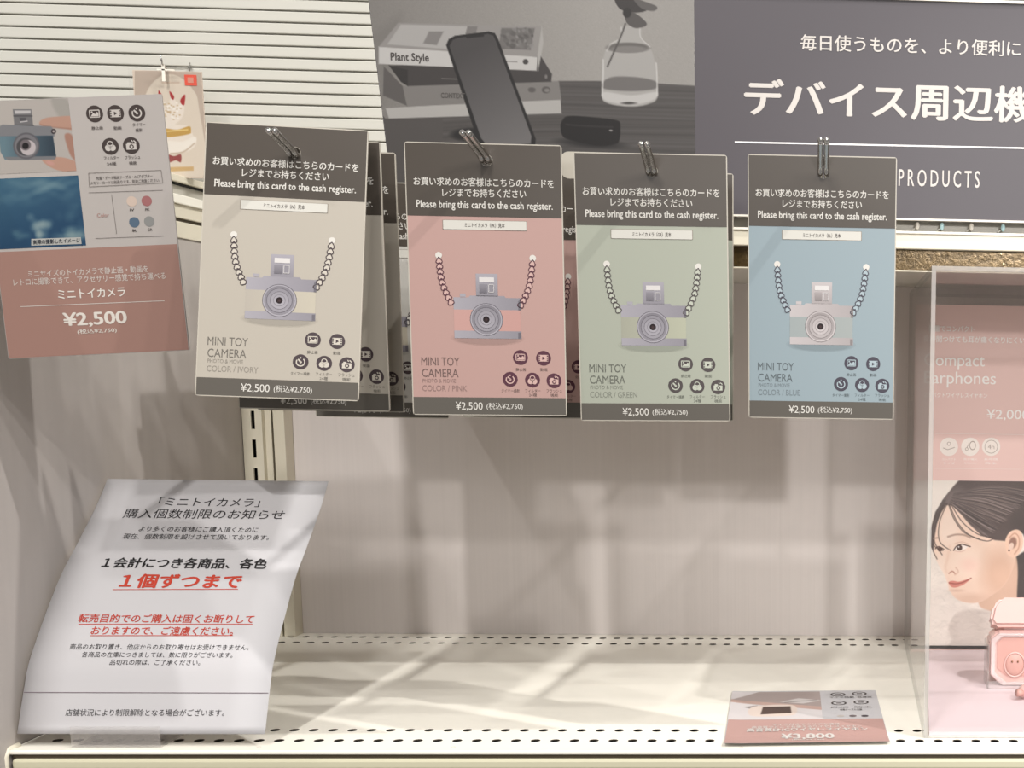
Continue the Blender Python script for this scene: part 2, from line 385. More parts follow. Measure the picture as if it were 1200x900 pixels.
bm = bmesh.new(); bx(bm, SX0, SX1, -0.0032, 0.006, -0.0030, -0.0001, 0.0008); obj('front_lip', bm, M['shelf'], sh)
box('dark_seam', (SX0+0.001, -0.0012, -0.0058), (SX1, 0.004, -0.0030), M['groove'], sh)  # brown strip, the shadow line under the lip put into its colour
bm = bmesh.new(); bx(bm, SX0+0.0018, SX1, -0.0042, 0.006, -0.0125, -0.0058, 0.0016); bx(bm, SX0+0.003, SX1, -0.0022, 0.006, -0.034, -0.0120, 0.0010); obj('price_rail', bm, M['rail'], sh)
box('hole_shade_sheet', (SX0, 0.004, -0.012), (SX1, YB-0.8003, -0.009), M['dark'], sh)  # near-black sheet painting the shade seen through the deck holes
bm = bmesh.new()
tube(bm, [(SX0-0.0016, -0.004, -0.030), (SX0-0.0016, -0.0045, -0.004), (SX0-0.0012, -0.002, -0.0005), (SX0+0.0005, 0.006, 0.0004)], 0.0021, 8)
obj('corner_cap', bm, M['cream'], sh, True)

# ------------------------------------------------------------------ upper rail over the back wall
hd = empty('upper_rail', (0, 0.907, 0.3255)); tag(hd, 'cream upper shelf rail with brown underside behind the hanging cards', 'rail')
HX0, HX1 = -0.40, 0.50
box('front_rail', (HX0, 0.0, 0.0), (HX1, 0.012, 0.0102), M['cream'], hd, 0.0006)
box('bright_lip', (HX0, -0.0012, 0.0102), (HX1, 0.012, 0.0120), M['shelf'], hd, 0.0005)
box('grey_channel', (HX0, 0.006, 0.0120), (HX1, 0.012, 0.035), M['grey_metal'], hd)
box('brown_panel', (HX0, 0.006, -0.0142), (HX1, 0.010, 0.0), M['bronze'], hd)
box('panel_foot', (HX0, 0.004, -0.0150), (HX1, 0.011, -0.0142), M['cream'], hd)
box('housing', (HX0, 0.012, -0.0110), (HX1, YB-0.9075, 0.035), M['grey_metal'], hd)
for i, x in enumerate((0.0470, 0.0640, 0.0845, 0.1065)):
    bm = bmesh.new(); tube(bm, [(x, 0.004, 0.0176), (x-0.0012, 0.002, 0.0145), (x-0.0035, 0.001, 0.0125)], 0.0006, 6); pg = obj('price_peg', bm, M['grey_metal'], hd, True)
    bm = bmesh.new(); bmesh.ops.create_uvsphere(bm, u_segments=10, v_segments=8, radius=0.0016)
    for v in bm.verts: v.co = (v.co.x+x, v.co.y+0.0005, v.co.z*1.7+0.0158)
    obj('peg_tip', bm, M['water_glass'] if i % 2 else M['edge'], pg, True)

# ------------------------------------------------------------------ big header sign
SG = Plane((0, 0, 0), (0, 0.9025, 0.3455))
sg = empty('header_sign', (0, 0.9025, 0.3455)); tag(sg, 'wide dark grey sign with monochrome desk photo and white Japanese title above the cards', 'sign')
SGC = (72, 67, 72)
bm = bmesh.new(); prism(bm, [(-0.3062, 0.0), (0.42, 0.0), (0.42, 0.1425), (-0.3180, 0.1425)], 0.0, 0.003); 
obj('board', bm, mat('sign_board_grey', SGC, 0.45, noise=0.03, nscale=(6, 6, 6)), sg)
box('top_edge', (-0.318, -0.0015, 0.1425), (0.42, 0.0035, 0.1442), M['edge'], sg)
box('bottom_edge', (-0.306, -0.0010, -0.0012), (0.42, 0.0035, 0.0), M['edge'], sg)
cv = Canvas(430, -12, 817, 250, 1.0, (150, 146, 141))
cv.grad(430, 0, (128, 124, 120), 700, 0, (160, 156, 151), 1.0)
rng = np.random.default_rng(4)
nz = rng.normal(0, 1, cv.X.shape); cv.a += nz[..., None]*2.0
tb = cv.poly([(430, 118), (452, 139), (560, 134), (655, 95), (700, 95), (770, 98), (820, 101), (820, 260), (430, 260)], (82, 78, 76), 1.5)
for i in range(40):
    y = 98+i*4.1+rng.uniform(-1, 1); c = rng.choice([66, 74, 92, 97]); cv.stroke([(520, y+6), (640, y+rng.uniform(-1, 1)), (730, y+2), (820, y+4+rng.uniform(-2, 2))], rng.uniform(.8, 2.4), (c, c-3, c-4), 1.5, 0.55, clip=tb)
cv.poly([(436, 40), (470, 16), (470, 60), (448, 120)], (118, 114, 110), 14, op=.6)
# books
cv.poly([(452, 127), (560, 120), (657, 115), (658, 133), (456, 139)], (176, 173, 169), 1.0)
cv.poly([(472, 101), (655, 95), (658, 117), (477, 125)], (126, 122, 119), 1.0)
cv.poly([(450, 78), (472, 101), (477, 124), (449, 112)], (92, 88, 86), 1.0)
cv.poly([(456, 77), (634, 66), (647, 87), (646, 96), (478, 101)], (66, 62, 61), 1.0)
cv.poly([(456, 77), (478, 82), (478, 101), (470, 96)], (52, 49, 48), 1.0)
for t in range(8): cv.ell(604+t % 3*1.5+18, 105+t % 2, 3, 2.5, (90, 86, 84), 1.2, op=.5)
cv.ell(640, 105.5, 5, 4, (88, 84, 82), 1); cv.ell(641, 106, 3, 2.2, (128, 124, 121), 1)
cv.stroke([(518, 92), (540, 93)], 1.2, (110, 106, 104), 1, .8); cv.ell(640, 90, 1.5, 2.5, (120, 116, 114), 1)
cv.poly([(467, 27), (635, 31), (629, 67), (444, 55)], (146, 142, 139), 1.0)
cv.poly([(444, 55), (630, 67), (629, 83), (444, 75)], (194, 191, 188), 1.0)
cv.poly([(630, 66), (635, 31), (637, 50), (631, 83)], (170, 167, 163), 1.0)
cv.poly([(470, 29), (548, 31), (541, 59), (454, 52)], (170, 167, 164), 1.2); cv.poly([(503, 37), (520, 37), (512, 53), (496, 51)], (128, 124, 122), 1.2)
cv.poly([(548, 31), (560, 31), (553, 59), (541, 58)], (120, 116, 114), 1); cv.poly([(588, 33), (627, 33), (622, 59), (584, 57)], (112, 108, 106), 1)
for i in range(50):
    x, y = rng.uniform(587, 624), rng.uniform(35, 56); c = rng.uniform(80, 150); cv.ell(x, y, rng.uniform(1.5, 4), rng.uniform(1, 3), (c, c-3, c-5), 1, rng.uniform(0, 90), .7)
cv.ell(616, 72.5, 3.2, 3.2, (70, 66, 64), 1); cv.stroke([(592, 72), (606, 72.5)], 1, (110, 106, 104), 1)
# phone
cv.ell(555, 158, 26, 8, (40, 38, 38), 3)
cv.poly([(523, 53), (526, 46), (533, 42), (573, 37), (580, 39), (584, 46), (628, 163), (627, 172), (585, 176), (566, 172), (560, 165)], (36, 34, 34), 1.0)
m = cv.poly([(527, 54), (531, 47), (536, 45), (572, 40), (578, 42), (581, 48), (623, 160), (622, 168), (588, 172), (569, 168), (564, 162)], (80, 77, 77), 1.0)
cv.grad(550, 60, (72, 69, 69), 600, 170, (112, 109, 109), m); cv.stroke([(548, 43.5), (566, 41.5)], 3, (38, 36, 36), 1)
# little black case
cv.ell(693, 168, 36, 5, (44, 42, 42), 4, 4)
cv.poly([(660, 140), (668, 136), (700, 138), (722, 141), (727, 146), (726, 164), (720, 169), (700, 171), (672, 165), (660, 160), (657, 148)], (30, 27, 27), 1.2, True)
cv.stroke([(664, 146), (690, 148), (718, 149)], 1.2, (56, 52, 52), 2); cv.ell(716, 153, 2, 1, (160, 156, 154), 1)
# vase with stem
cv.poly([(728, 32), (750, 32), (752, 44), (762, 56), (768, 76), (771, 112), (760, 122), (738, 125), (712, 121), (705, 110), (707, 70), (714, 52), (728, 44)], (171, 168, 164), 1.4, True)
cv.ell(736, 56, 25, 6, (106, 102, 99), 1.5); cv.ell(737, 58, 21, 4, (128, 124, 121), 1.5)
cv.poly([(707, 96), (720, 90), (750, 91), (769, 96), (768, 104), (740, 107), (708, 104)], (112, 108, 106), 2, True)
cv.poly([(708, 108), (740, 112), (769, 108), (766, 117), (740, 123), (710, 118)], (196, 193, 190), 2, True); cv.ell(737, 121, 8, 1.5, (70, 66, 64), 1.5)
for a in ((707, 70, 706, 112), (769, 74, 770, 112)): cv.stroke([(a[0], a[1]), ((a[0]+a[2])/2+.5, 90), (a[2], a[3])], 1.4, (214, 211, 208), 1, .8)
cv.stroke([(728, 32), (728, 44), (716, 52), (711, 60)], 1.2, (205, 202, 198), 1, .7); cv.stroke([(750, 32), (751, 44), (762, 55)], 1.2, (205, 202, 198), 1, .7)
cv.stroke([(733, 28), (728, 42), (720, 60), (712, 78)], 2, (84, 80, 78), 1)
cv.poly([(720, -4), (732, -8), (748, 2), (758, 12), (742, 15), (726, 10)], (62, 58, 57), 1, True); cv.poly([(742, -2), (756, 2), (770, 8), (766, 13), (752, 10)], (96, 92, 90), 1, True)
cv.poly([(733, 14), (745, 16), (757, 26), (756, 31), (744, 33), (734, 26)], (86, 82, 80), 1, True); cv.ell(735, 15, 5, 6, (50, 47, 46), 1)
# clip to the slanting left edge and right edge of the picture field
cv.a *= 0.82
def sgmap(X, Y):
    q = SG.uv(X, Y); ul = -0.3062-(0.0118)*q[:, 1]/0.1425
    q[:, 0] = np.clip(q[:, 0], ul+0.0004, -0.1046); q[:, 1] = np.clip(q[:, 1], 0.0006, 0.142)
    return np.stack([q[:, 0], np.full(len(q), -0.0003), q[:, 1]], -1)
cv.build('desk_photo', sgmap, sg)
A = Art(); SGW = (200, 194, 188)
SG.text(A, '毎日使うものを、より便利に', 938, 50, 1196, 57, 19, SGW, bold=0.012)
SG.text(A, 'デバイス周辺機器', 872, 114, 1262, 124, 44, SGW, bold=0.026)
SG.text(A, 'PRODUCTS', 1053, 207.5, 1148, 211, 20, SGW, bold=0.012, space=1.5)
A.split('title_line', sg)
A = Art(); SG.line(A, 861, 166.5, 1262, 175, 0.0011, (235, 232, 232)); A.build('title_rule', sg)
A = Art(); SG.text(A, 'Plant Style', 458, 67, 503, 69.5, 12, (70, 66, 64), 4, 0.02)
SG.text(A, 'CONTEXT', 517, 111.5, 545, 112.5, 6, (80, 76, 74), 4, 0.02); A.split('book_lettering', sg)

# ------------------------------------------------------------------ sample cards
GAIN = 0.86
CW, CH = 0.0885, 0.1555
HDR, INK = (84, 77, 70), (70, 58, 62)
WHT = (232, 228, 220)
def fx(x): return (x-0.5)*CW
def fy(y): return -y*CH
HOLE = (0.001, -0.0100)
def card_board(col):
    bm = bmesh.new(); out = rrect(-CW/2, CW/2, -CH, 0, 0.0016, 4); ih = 0.0032
    # front and back faces with a round hole, by triangle_fill
    for y, flip in ((0.0, False), (0.0009, True)):
        ov = [bm.verts.new((a, y, b)) for a, b in out]; hv = [bm.verts.new((HOLE[0]+ih*math.cos(2*PI*k/14), y, HOLE[1]+ih*math.sin(2*PI*k/14))) for k in range(14)]
        es = [bm.edges.new((ov[i], ov[(i+1) % len(ov)])) for i in range(len(ov))]+[bm.edges.new((hv[i], hv[(i+1) % 14])) for i in range(14)]
        bmesh.ops.triangle_fill(bm, use_beauty=True, edges=es)
        if not flip: o0, h0 = ov, hv
    n = len(ov)
    fs = [bm.faces.new((o0[i], o0[(i+1) % n], ov[(i+1) % n], ov[i])) for i in range(n)]+[bm.faces.new((h0[i], h0[(i+1) % 14], hv[(i+1) % 14], hv[i])) for i in range(14)]
    for f in fs: f.material_index = 1
    bmesh.ops.recalc_face_normals(bm, faces=bm.faces)
    me = bpy.data.meshes.new('board'); bm.to_mesh(me); bm.free(); me.materials.append(M['laminate']); me.materials.append(M['laminate'])
    return me
def icon(A, kind, x, y, r, dark, lite):
    A.disc(x, y, r, dark, 1, n=28); k = r/8.0
    if kind == 'photo':
        A.loop([(x-4.6*k, y-3.2*k), (x+4.6*k, y-3.2*k), (x+4.6*k, y+3.4*k), (x-4.6*k, y+3.4*k)], 0.9*k, lite, 2)
        A.poly([(x-3.8*k, y-2.4*k), (x+3.8*k, y-2.4*k), (x+3.8*k, y+.4*k), (x+2.4*k, y+1.8*k), (x+.6*k, y-.4*k), (x-1.2*k, y+.9*k)], lite, 2); A.disc(x-2.4*k, y+1.7*k, .9*k, lite, 2, n=8)
    elif kind == 'movie':
        A.rect(x-5*k, y-3.6*k, x+5*k, y+3.6*k, lite, 2); A.poly([(x-1.2*k, y-1.8*k), (x+1.9*k, y), (x-1.2*k, y+1.8*k)], dark, 3)
        for j in (-1, 0, 1):
            for s_ in (-1, 1): A.rect(x+s_*4.2*k-.6*k, y+j*2.3*k-.6*k, x+s_*4.2*k+.6*k, y+j*2.3*k+.6*k, dark, 3)
    elif kind == 'timer':
        A.ring(x, y-.2*k, 3.6*k, 4.8*k, lite, 2, a0=150, a1=410); A.line([(x-2.6*k, y+2.8*k), (x+.3*k, y-.3*k)], 1.6*k, lite, 2); A.disc(x+.2*k, y-.3*k, 1.2*k, lite, 2, n=10); A.line([(x, y+5*k), (x, y+3.4*k)], 1.3*k, lite, 2)
    elif kind == 'filter':
        for dx, dy in ((0, 2.0), (-2.1, -1.5), (2.1, -1.5)): A.ring(x+dx*k, y+dy*k, 2.2*k, 3.1*k, lite, 2, n=16)
        A.disc(x-2.1*k, y-1.5*k, 2.2*k, lite, 2, n=14); A.disc(x+2.1*k, y-1.5*k, 2.2*k, lite, 2, n=14)
    elif kind == 'flash':
        A.rect(x-4.8*k, y-4*k, x+4.8*k, y+1.6*k, lite, 2); A.rect(x-3.6*k, y+1.6*k, x-.4*k, y+3*k, lite, 2); A.ring(x+.3*k, y-1.2*k, 1.2*k, 2.2*k, dark, 3, n=14)
        A.line([(x+2.6*k, y+4.6*k), (x+4.8*k, y+2.6*k)], 1.0*k, lite, 2); A.line([(x+.8*k, y+5*k), (x+1.8*k, y+3.2*k)], .9*k, lite, 2)
ICONS = (('photo', .705, .782, '静止画', .827, None), ('movie', .855, .784, '動画', .827, None), ('timer', .635, .864, 'タイマー撮影', .907, None),
         ('filter', .780, .866, 'フィルター', .906, '24種'), ('flash', .920, .868, 'フラッシュ', .906, '機能'))
_cards = {}
def card_template(col, code, word, inkc, body_a, body_b, panel):
    parts = []
    A = Art(); A.poly(rrect(-CW/2+.0006, CW/2-.0006, fy(.266), -.0006, .0012), HDR, 1)
    h = [(u, v) for u, v in A.v]
    # leave the hook hole open: header as ring of quads round the hole plus outer shape
    A = Art(); hx, hz = HOLE; n = 28; inner = [(hx+.0034*math.cos(2*PI*k/n), hz+.0034*math.sin(2*PI*k/n)) for k in range(n)]
    x0, x1, z0, z1 = -CW/2+.0006, CW/2-.0006, fy(.266), -.0006; outer = []
    for k in range(n):
        c, s_ = math.cos(2*PI*k/n), math.sin(2*PI*k/n); t = min((x1-hx)/c if c > 1e-9 else ((x0-hx)/c if c < -1e-9 else 1e9), (z1-hz)/s_ if s_ > 1e-9 else ((z0-hz)/s_ if s_ < -1e-9 else 1e9))
        outer.append((hx+t*c, hz+t*s_))
    A.raw(inner+outer, [[k, (k+1) % n, n+(k+1) % n, n+k] for k in range(n)], HDR, 1)
    for cx_, cz_ in ((x0, z0), (x1, z0), (x0, z1), (x1, z1)):
        ks = [k for k in range(n) if (abs(outer[k][0]-cx_) < 1e-9) != (abs(outer[(k+1) % n][0]-cx_) < 1e-9) and ((outer[k][1]-cz_)*(1 if cz_ < -.02 else -1) < .012 or (outer[(k+1) % n][1]-cz_)*(1 if cz_ < -.02 else -1) < .012) and abs((outer[k][1]+outer[(k+1) % n][1])/2-cz_) < .03]
        for k in ks: A.raw([outer[k], (cx_, cz_), outer[(k+1) % n]], [[0, 1, 2]], HDR, 1)
    parts.append(('header_panel', A, 'gloss_ink'))
    A = Art(); A.rect(-CW/2+.0006, -CH+.0006, CW/2-.0006, fy(.266), CARDCOL[col], .12); parts.append(('colour_panel', A, 'ink'))
    A = Art()
    A.text('お買い求めのお客様はこちらのカードを', fx(.50), fy(.141), .895*CW, .0049, WHT, 2, .016)
    A.text('レジまでお持ちください', fx(.50), fy(.180), .535*CW, .0049, WHT, 2, .016)
    A.text('Please bring this card to the cash register.', fx(.502), fy(.227), .870*CW, .0056, WHT, 2, .022)
    A.text('¥2,500', fx(.365), fy(.967), .175*CW, .0052, WHT, 2, .004); A.text('(税込¥2,750)', fx(.595), fy(.967), .235*CW, .0044, WHT, 2, .004)
    tcol = tuple(int(c*.62) for c in CARDCOL[col]); lcol = tuple(int(c*.80) for c in CARDCOL[col])
    A.text('MINI TOY', fx(.187), fy(.800), .245*CW, .0048, tcol, 1, -.006); A.text('CAMERA', fx(.184), fy(.843), .235*CW, .0048, tcol, 1, -.006)
    A.text('PHOTO & MOVIE', fx(.176), fy(.872), .215*CW, .0022, lcol, 1); A.text('COLOR / '+word, fx(.065+.0335*len('COLOR / '+word)/2*.72), fy(.900), .024*len('COLOR / '+word)*CW, .0034, lcol, 1)
    parts.append(('text_line', A, 'split'))
    A = Art(); A.rect(-CW/2+.0006, -CH+.0006, CW/2-.0006, fy(.933), (103, 98, 91), 1); parts.append(('price_band', A, 'gloss_ink'))
    A = Art(); A.poly(rrect(fx(.228), fx(.768), fy(.315), fy(.279), .0005, 3), (150, 140, 128), 1); A.poly(rrect(fx(.232), fx(.764), fy(.3135), fy(.2805), .0004, 3), (224, 221, 212), 2)
    A.text('ミニトイカメラ（'+code+'）見本', fx(.498), fy(.2970), .255*CW, .0026, (92, 84, 80), 3, .01); parts.append(('sticker', A, 'ink'))
    # camera picture
    A = Art(); g = (150, 146, 154) if col != 'blue' else (176, 168, 168); g2 = tuple(min(255, c+26) for c in g); g0 = tuple(c-34 for c in g)
    for i in range(5): A.disc(fx(.495), fy(.712)-i*.0003, (.24-.014*i)*CW, tuple(int(c*(.97-.025*i)) for c in CARDCOL[col]), 0.3+.12*i, ry=(.05-.006*i)*CW)
    A.rect(fx(.43), fy(.557), fx(.57), fy(.474), g, 1, col2=g2, ax=1); A.rect(fx(.452), fy(.505), fx(.548), fy(.487), (228, 224, 222), 2)
    A.rect(fx(.452), fy(.545), fx(.50), fy(.512), g0, 2, col2=g, ax=1); A.rect(fx(.512), fy(.542), fx(.545), fy(.514), g, 2); A.loop([(fx(.512), fy(.542)), (fx(.545), fy(.542)), (fx(.545), fy(.514)), (fx(.512), fy(.514))], .0004, (214, 210, 210), 3)
    A.rect(fx(.325), fy(.560), fx(.362), fy(.548), g2, 1)
    A.poly([(fx(.283), fy(.607)), (fx(.715), fy(.607)), (fx(.715), fy(.562)), (fx(.62), fy(.562)), (fx(.61), fy(.555)), (fx(.39), fy(.555)), (fx(.38), fy(.562)), (fx(.283), fy(.562))], g2, 1, col2=g, ax=0)
    A.rect(fx(.283), fy(.685), fx(.712), fy(.607), body_a, 1, col2=body_b, ax=0); A.rect(fx(.283), fy(.713), fx(.715), fy(.685), g2, 1.5, col2=g, ax=0)
    A.rect(fx(.700), fy(.607), fx(.715), fy(.572), g0, 2); A.rect(fx(.695), fy(.711), fx(.712), fy(.690), g0, 2)
    for rr, cc, l in ((.106, g0, 2), (.102, tuple(min(255, c+34) for c in g), 2.3), (.094, g, 2.6), (.080, g0, 2.9), (.076, tuple(min(255, c+14) for c in g), 3.2), (.058, g0, 3.5), (.055, g2, 3.8), (.038, g, 4.1), (.034, tuple(min(255, c+30) for c in g), 4.4), (.021, (40, 26, 30), 4.7), (.009, (70, 50, 52), 5)):
        A.disc(fx(.492), fy(.643), rr*CW, cc, l, n=32, col2=tuple(max(0, c-14) for c in cc), ax=1)
    parts.append(('camera_picture', A, 'ink'))
    for sgn, P0, P1, mid in ((0, (.197, .415), (.270, .585), (.215, .51)), (1, (.800, .420), (.712, .592), (.772, .52))):
        A = Art(); A.disc(fx(P0[0]), fy(P0[1]-.006), .0019, WHT, 1.2, n=14)
        path = spline([P0, mid, P1], False, 12); seg = np.hypot(np.diff([fx(p[0]) for p in path]), np.diff([fy(p[1]) for p in path])); cum = np.r_[0, np.cumsum(seg)]
        N = 9; tt = np.linspace(0, cum[-1], N+1); xs = np.interp(tt, cum, [fx(p[0]) for p in path]); ys = np.interp(tt, cum, [fy(p[1]) for p in path])
        for i in range(N):
            a = np.array([xs[i], ys[i]]); b = np.array([xs[i+1], ys[i+1]]); d = (b-a)/np.linalg.norm(b-a); nn = np.array([-d[1], d[0]]); L = np.linalg.norm(b-a)*1.28
            drop = [a+d*L*t+nn*wd for t, wd in ((0, 0), (.35, .0011), (.65, .0018), (.88, .0015), (1, 0), (.88, -.0015), (.65, -.0018), (.35, -.0011))]
            A.poly([tuple(p) for p in drop], tuple(min(255, c+22) for c in CARDCOL[col]), 1+.1*(i % 2)); A.loop([tuple(p) for p in drop], .00052, inkc, 2+.1*(i % 2))
        parts.append(('chain_picture', A, 'ink'))
    for kd, ix, iy, cap, cy_, cap2 in ICONS:
        A = Art(); icon(A, kd, fx(ix), fy(iy), .0043, inkc, tuple(min(255, c+24) for c in CARDCOL[col]))
        A.text(cap, fx(ix), fy(cy_), (.018*len(cap)+.01)*CW, .0019, tcol, 1)
        if cap2: A.text(cap2, fx(ix), fy(cy_+.016), .05*CW, .0019, tcol, 1)
        parts.append(('function_icon', A, 'ink'))
    return card_board(col), parts
def sample_card(col, code, word, inkc, ba, bb, pose, label, proto=None):
    global HOLE
    HOLE = {'ivory': (.0042, -.0150), 'pink': (.0017, -.0095), 'green': (.0006, -.0102), 'blue': (.0006, -.0098)}.get(col, HOLE)
    root = empty('sample_card', pose[3:], pose[:3]); tag(root, label, 'card', 'camera sample cards hanging on the hooks')
    if proto:
        for ch in proto.children:
            c = ch.copy(); C.objects.link(c); c.parent = root
        return root
    me, parts = card_template(col, code, word, inkc, ba, bb, None)
    o = bpy.data.objects.new('board', me); C.objects.link(o); o.parent = root
    for nm, A, m in parts:
        if m == 'split': A.split(nm, root)
        else: A.build(nm, root, m)
    return root
IV = ('ivory', 'IV', 'IVORY', (76, 64, 68), (190, 182, 170), (204, 196, 178))
PK = ('pink', 'PK', 'PINK', (92, 52, 66), (208, 164, 156), (206, 160, 152))
GR = ('green', 'GR', 'GREEN', (84, 76, 76), (172, 172, 156), (188, 190, 168))
BL = ('blue', 'BL', 'BLUE', (74, 70, 82), (164, 172, 172), (168, 174, 172))
a1 = sample_card(*IV, (-0.175, 0.0222, 0.0412, -0.3192, 0.7722, 0.3741), 'ivory camera card hanging frontmost on the leftmost chrome hook')
sample_card(*IV, (0.007, 0.0072, -0.0133, -0.3162, 0.7799+.004, 0.3683+.0004), 'ivory card directly behind the front ivory card, its lower edge showing', a1)
sample_card(*IV, (-0.009, 0.0028, 0.0021, -0.3174, 0.8118, 0.3671), 'third ivory card back, narrow right edge visible beside the front two', a1)
dd = np.array([-0.3209, 0.9058, 0.3619]); dd = CAM_C+(dd-CAM_C)*0.984
sample_card('white', *IV[1:], (0.0125, 0.002, 0.014, *dd), 'pale white card farthest back between the front ivory and pink cards')
a2 = sample_card(*PK, (-0.0353, -0.0054, 0.0229, -0.2107, 0.7737, 0.3676), 'pink camera card hanging in front on the second hook from left')
sample_card(*PK, (0.0187, -0.0016, -0.0082, -0.2072, 0.851, 0.3628), 'pink card farther back, a strip seen between front pink and green cards', a2)
a3 = sample_card(*GR, (-0.0097, -0.0092, 0.027, -0.1163, 0.7799, 0.3653), 'pale green camera card hanging in front on the third hook from left')
sample_card(*GR, (-0.0206, 0.0017, -0.017, -0.1177, 0.8398, 0.3636), 'green card farther back, only its right edge showing behind front green card', a3)
a4 = sample_card(*BL, (0.0114, -0.0004, -0.0227, -0.0163, 0.7873, 0.3677), 'light blue camera card hanging alone on the rightmost hook')

# white rounded tag tucked behind the green card
tg = empty('price_tag', (-0.150, 0.806, 0.3535)); tag(tg, 'white rounded tag tucked behind top left of the green card', 'tag')
bm = bmesh.new(); prism(bm, rrect(-0.024, 0.024, 0, 0.0158, 0.005, 6), 0, 0.0012); obj('tag_plate', bm, M['laminate'], tg)

# ------------------------------------------------------------------ hooks
HK = [((-0.3152, 0.7696, 0.3587), (-0.3099-.007, 0.7456, 0.3668), 'leftmost chrome twin wire hook holding the ivory cards'),
      ((-0.2090, 0.7734, 0.3586), (-0.2082-.0052, 0.7494, 0.3690), 'second chrome twin wire hook from left, holding the pink cards'),
      ((-0.1156, 0.7798, 0.3551), (-0.1152-.0010, 0.7558, 0.3665), 'third chrome twin wire hook from left, holding the green cards'),
      ((-0.0157, 0.7874, 0.3581), (-0.0148-.0004, 0.7634, 0.3726), 'rightmost chrome twin wire hook holding the blue card')]
for hp, tp, lb in HK:
    rt = empty('display_hook', (hp[0], 0.9125, 0.340)); tag(rt, lb, 'hook', 'chrome hooks holding the sample cards')
    O = Vector((hp[0], 0.9125, 0.340)); h = Vector(hp)-O; t = Vector(tp)-O
    for s_ in (-1, 1):
        q = Vector((s_*0.00175, 0, 0)); st = Vector((0, 0, 0)); b = h+Vector((0, -0.004, -0.0016))
        P = [tuple(st+q), tuple(h+Vector((0, 0.004, -.0006))+q), tuple(h+Vector((0, -.0005, -.0010))+q), tuple(h+Vector((0, -.0035, -.0004))+q), tuple(h*.8+t*.2+Vector((0, -.0022, .0003))+q), tuple(t+q)]
        P = spline(P[:2], False, 6).tolist()+spline(P[1:], False, 6).tolist()[1:]
        bm = bmesh.new(); tube(bm, P, 0.00160, 12); wr = obj('wire', bm, M['chrome'], rt, True)
        bm = bmesh.new(); bmesh.ops.create_uvsphere(bm, u_segments=14, v_segments=10, radius=0.00180)
        for v in bm.verts: v.co += t+q
        obj('ball_tip', bm, M['chrome'], wr, True)
    box('mounting_plate', (-0.006, -0.0008, -0.0030), (0.006, 0.0005, 0.0030), M['grey_metal'], rt, 0.0003)

# ------------------------------------------------------------------ price board at the left
PP = (-0.0416, -0.0651, -0.0097, -0.4534, 0.7991-0.0, 0.3914)
PL = Plane(PP[:3], PP[3:]); pp = empty('price_board', PP[3:], PP[:3])
tag(pp, 'pink and grey toy camera price board with sky photo at upper left', 'sign')
W2, H2 = 0.105, 0.148
bm = bmesh.new(); prism(bm, rrect(-W2/2, W2/2, -H2, 0, 0.0008, 3), 0, 0.0009); obj('board', bm, mat('pale_grey_board', (156, 150, 146), 0.45, noise=.015), pp)
A = Art(); q = PL.pts([(0, 295), (209, 286), (224, 411), (8, 420)]); A.poly([(-W2/2+.0003, -H2+.0003), (W2/2-.0003, -H2+.0003), (W2/2-.0003, q[1][1]), (-W2/2+.0003, q[1][1])], (160, 124, 113), 1); A.build('pink_panel', pp)
cv = Canvas(-28, 115, 90, 205, 0.7, (178, 170, 163))
cv.poly([(60, 116), (80, 118), (86, 150), (70, 138)], (150, 146, 138), 4, True, .6)
skin, skd = (186, 142, 122), (146, 100, 84)
cv.poly([(46, 144), (52, 139), (64, 137), (90, 137), (90, 152), (76, 151), (62, 149), (52, 149)], skin, 1.2, True); cv.stroke([(47, 146), (60, 149), (84, 151)], 1.5, skd, 2, .6)
cv.poly([(76, 158), (84, 158), (92, 176), (92, 190), (84, 184), (79, 172)], (168, 122, 104), 2, True)
cv.poly([(48, 186), (56, 187), (66, 184), (80, 186), (92, 192), (92, 202), (70, 200), (56, 194)], skin, 1.2, True); cv.ell(59, 191, 5, 2.2, (198, 146, 134), 1.2, 18)
cv.poly([(15, 128), (37, 128), (39, 147), (17, 148)], (112, 110, 112), .8); cv.poly([(17, 129.5), (36, 129.5), (36, 133), (18, 133.5)], (188, 184, 184), .8); cv.stroke([(16, 136), (38, 136)], 1, (60, 58, 62), .7)
cv.poly([(23, 138), (31, 138), (30, 143), (24, 143)], (80, 78, 82), .8); cv.stroke([(24, 143), (32, 142)], 1, (210, 206, 206), .7); cv.stroke([(17, 147), (39, 147)], 1.6, (34, 32, 36), .8)
cv.poly([(-2, 149), (3, 146), (60, 148), (64, 153), (64, 160), (-1, 161)], (122, 122, 126), 1); cv.ell(63, 154, 3, 3, (50, 40, 44), .8); cv.ell(63, 154, 1.4, 1.4, (170, 160, 158), .8)
m = cv.poly([(-1, 160), (62, 159), (66, 184), (6, 187), (1, 178)], (66, 92, 108), 1); cv.grad(5, 170, (96, 124, 136), 62, 170, (46, 62, 76), m)
cv.poly([(5, 184), (66, 183), (65, 187), (10, 188)], (116, 116, 120), .8)
for c, r_, cl in (((31, 171), 15.5, (92, 90, 96)), ((31, 171), 13.5, (118, 115, 120)), ((30, 172), 10.5, (70, 68, 72)), ((33, 173), 9, (186, 176, 178)), ((30, 170), 6.4, (110, 100, 104)), ((30, 171), 3.8, (26, 22, 26))): cv.ell(*c, r_, r_, cl, .9)
def clipmap(P, x0, x1, z0, z1, l=1):
    def fn(X, Y):
        q = P.uv(X, Y); return np.stack([np.clip(q[:, 0], x0, x1), np.full(len(q), -l*.00012), np.clip(q[:, 1], z0, z1)], -1)
    return fn
z_top, z_mid = PL.p(60, 116)[1], PL.p(50, 202)[1]; xr = PL.p(85, 160)[0]
cv.a = cv.a*.84*.88+cv.a.mean(2, keepdims=True)*.84*.12
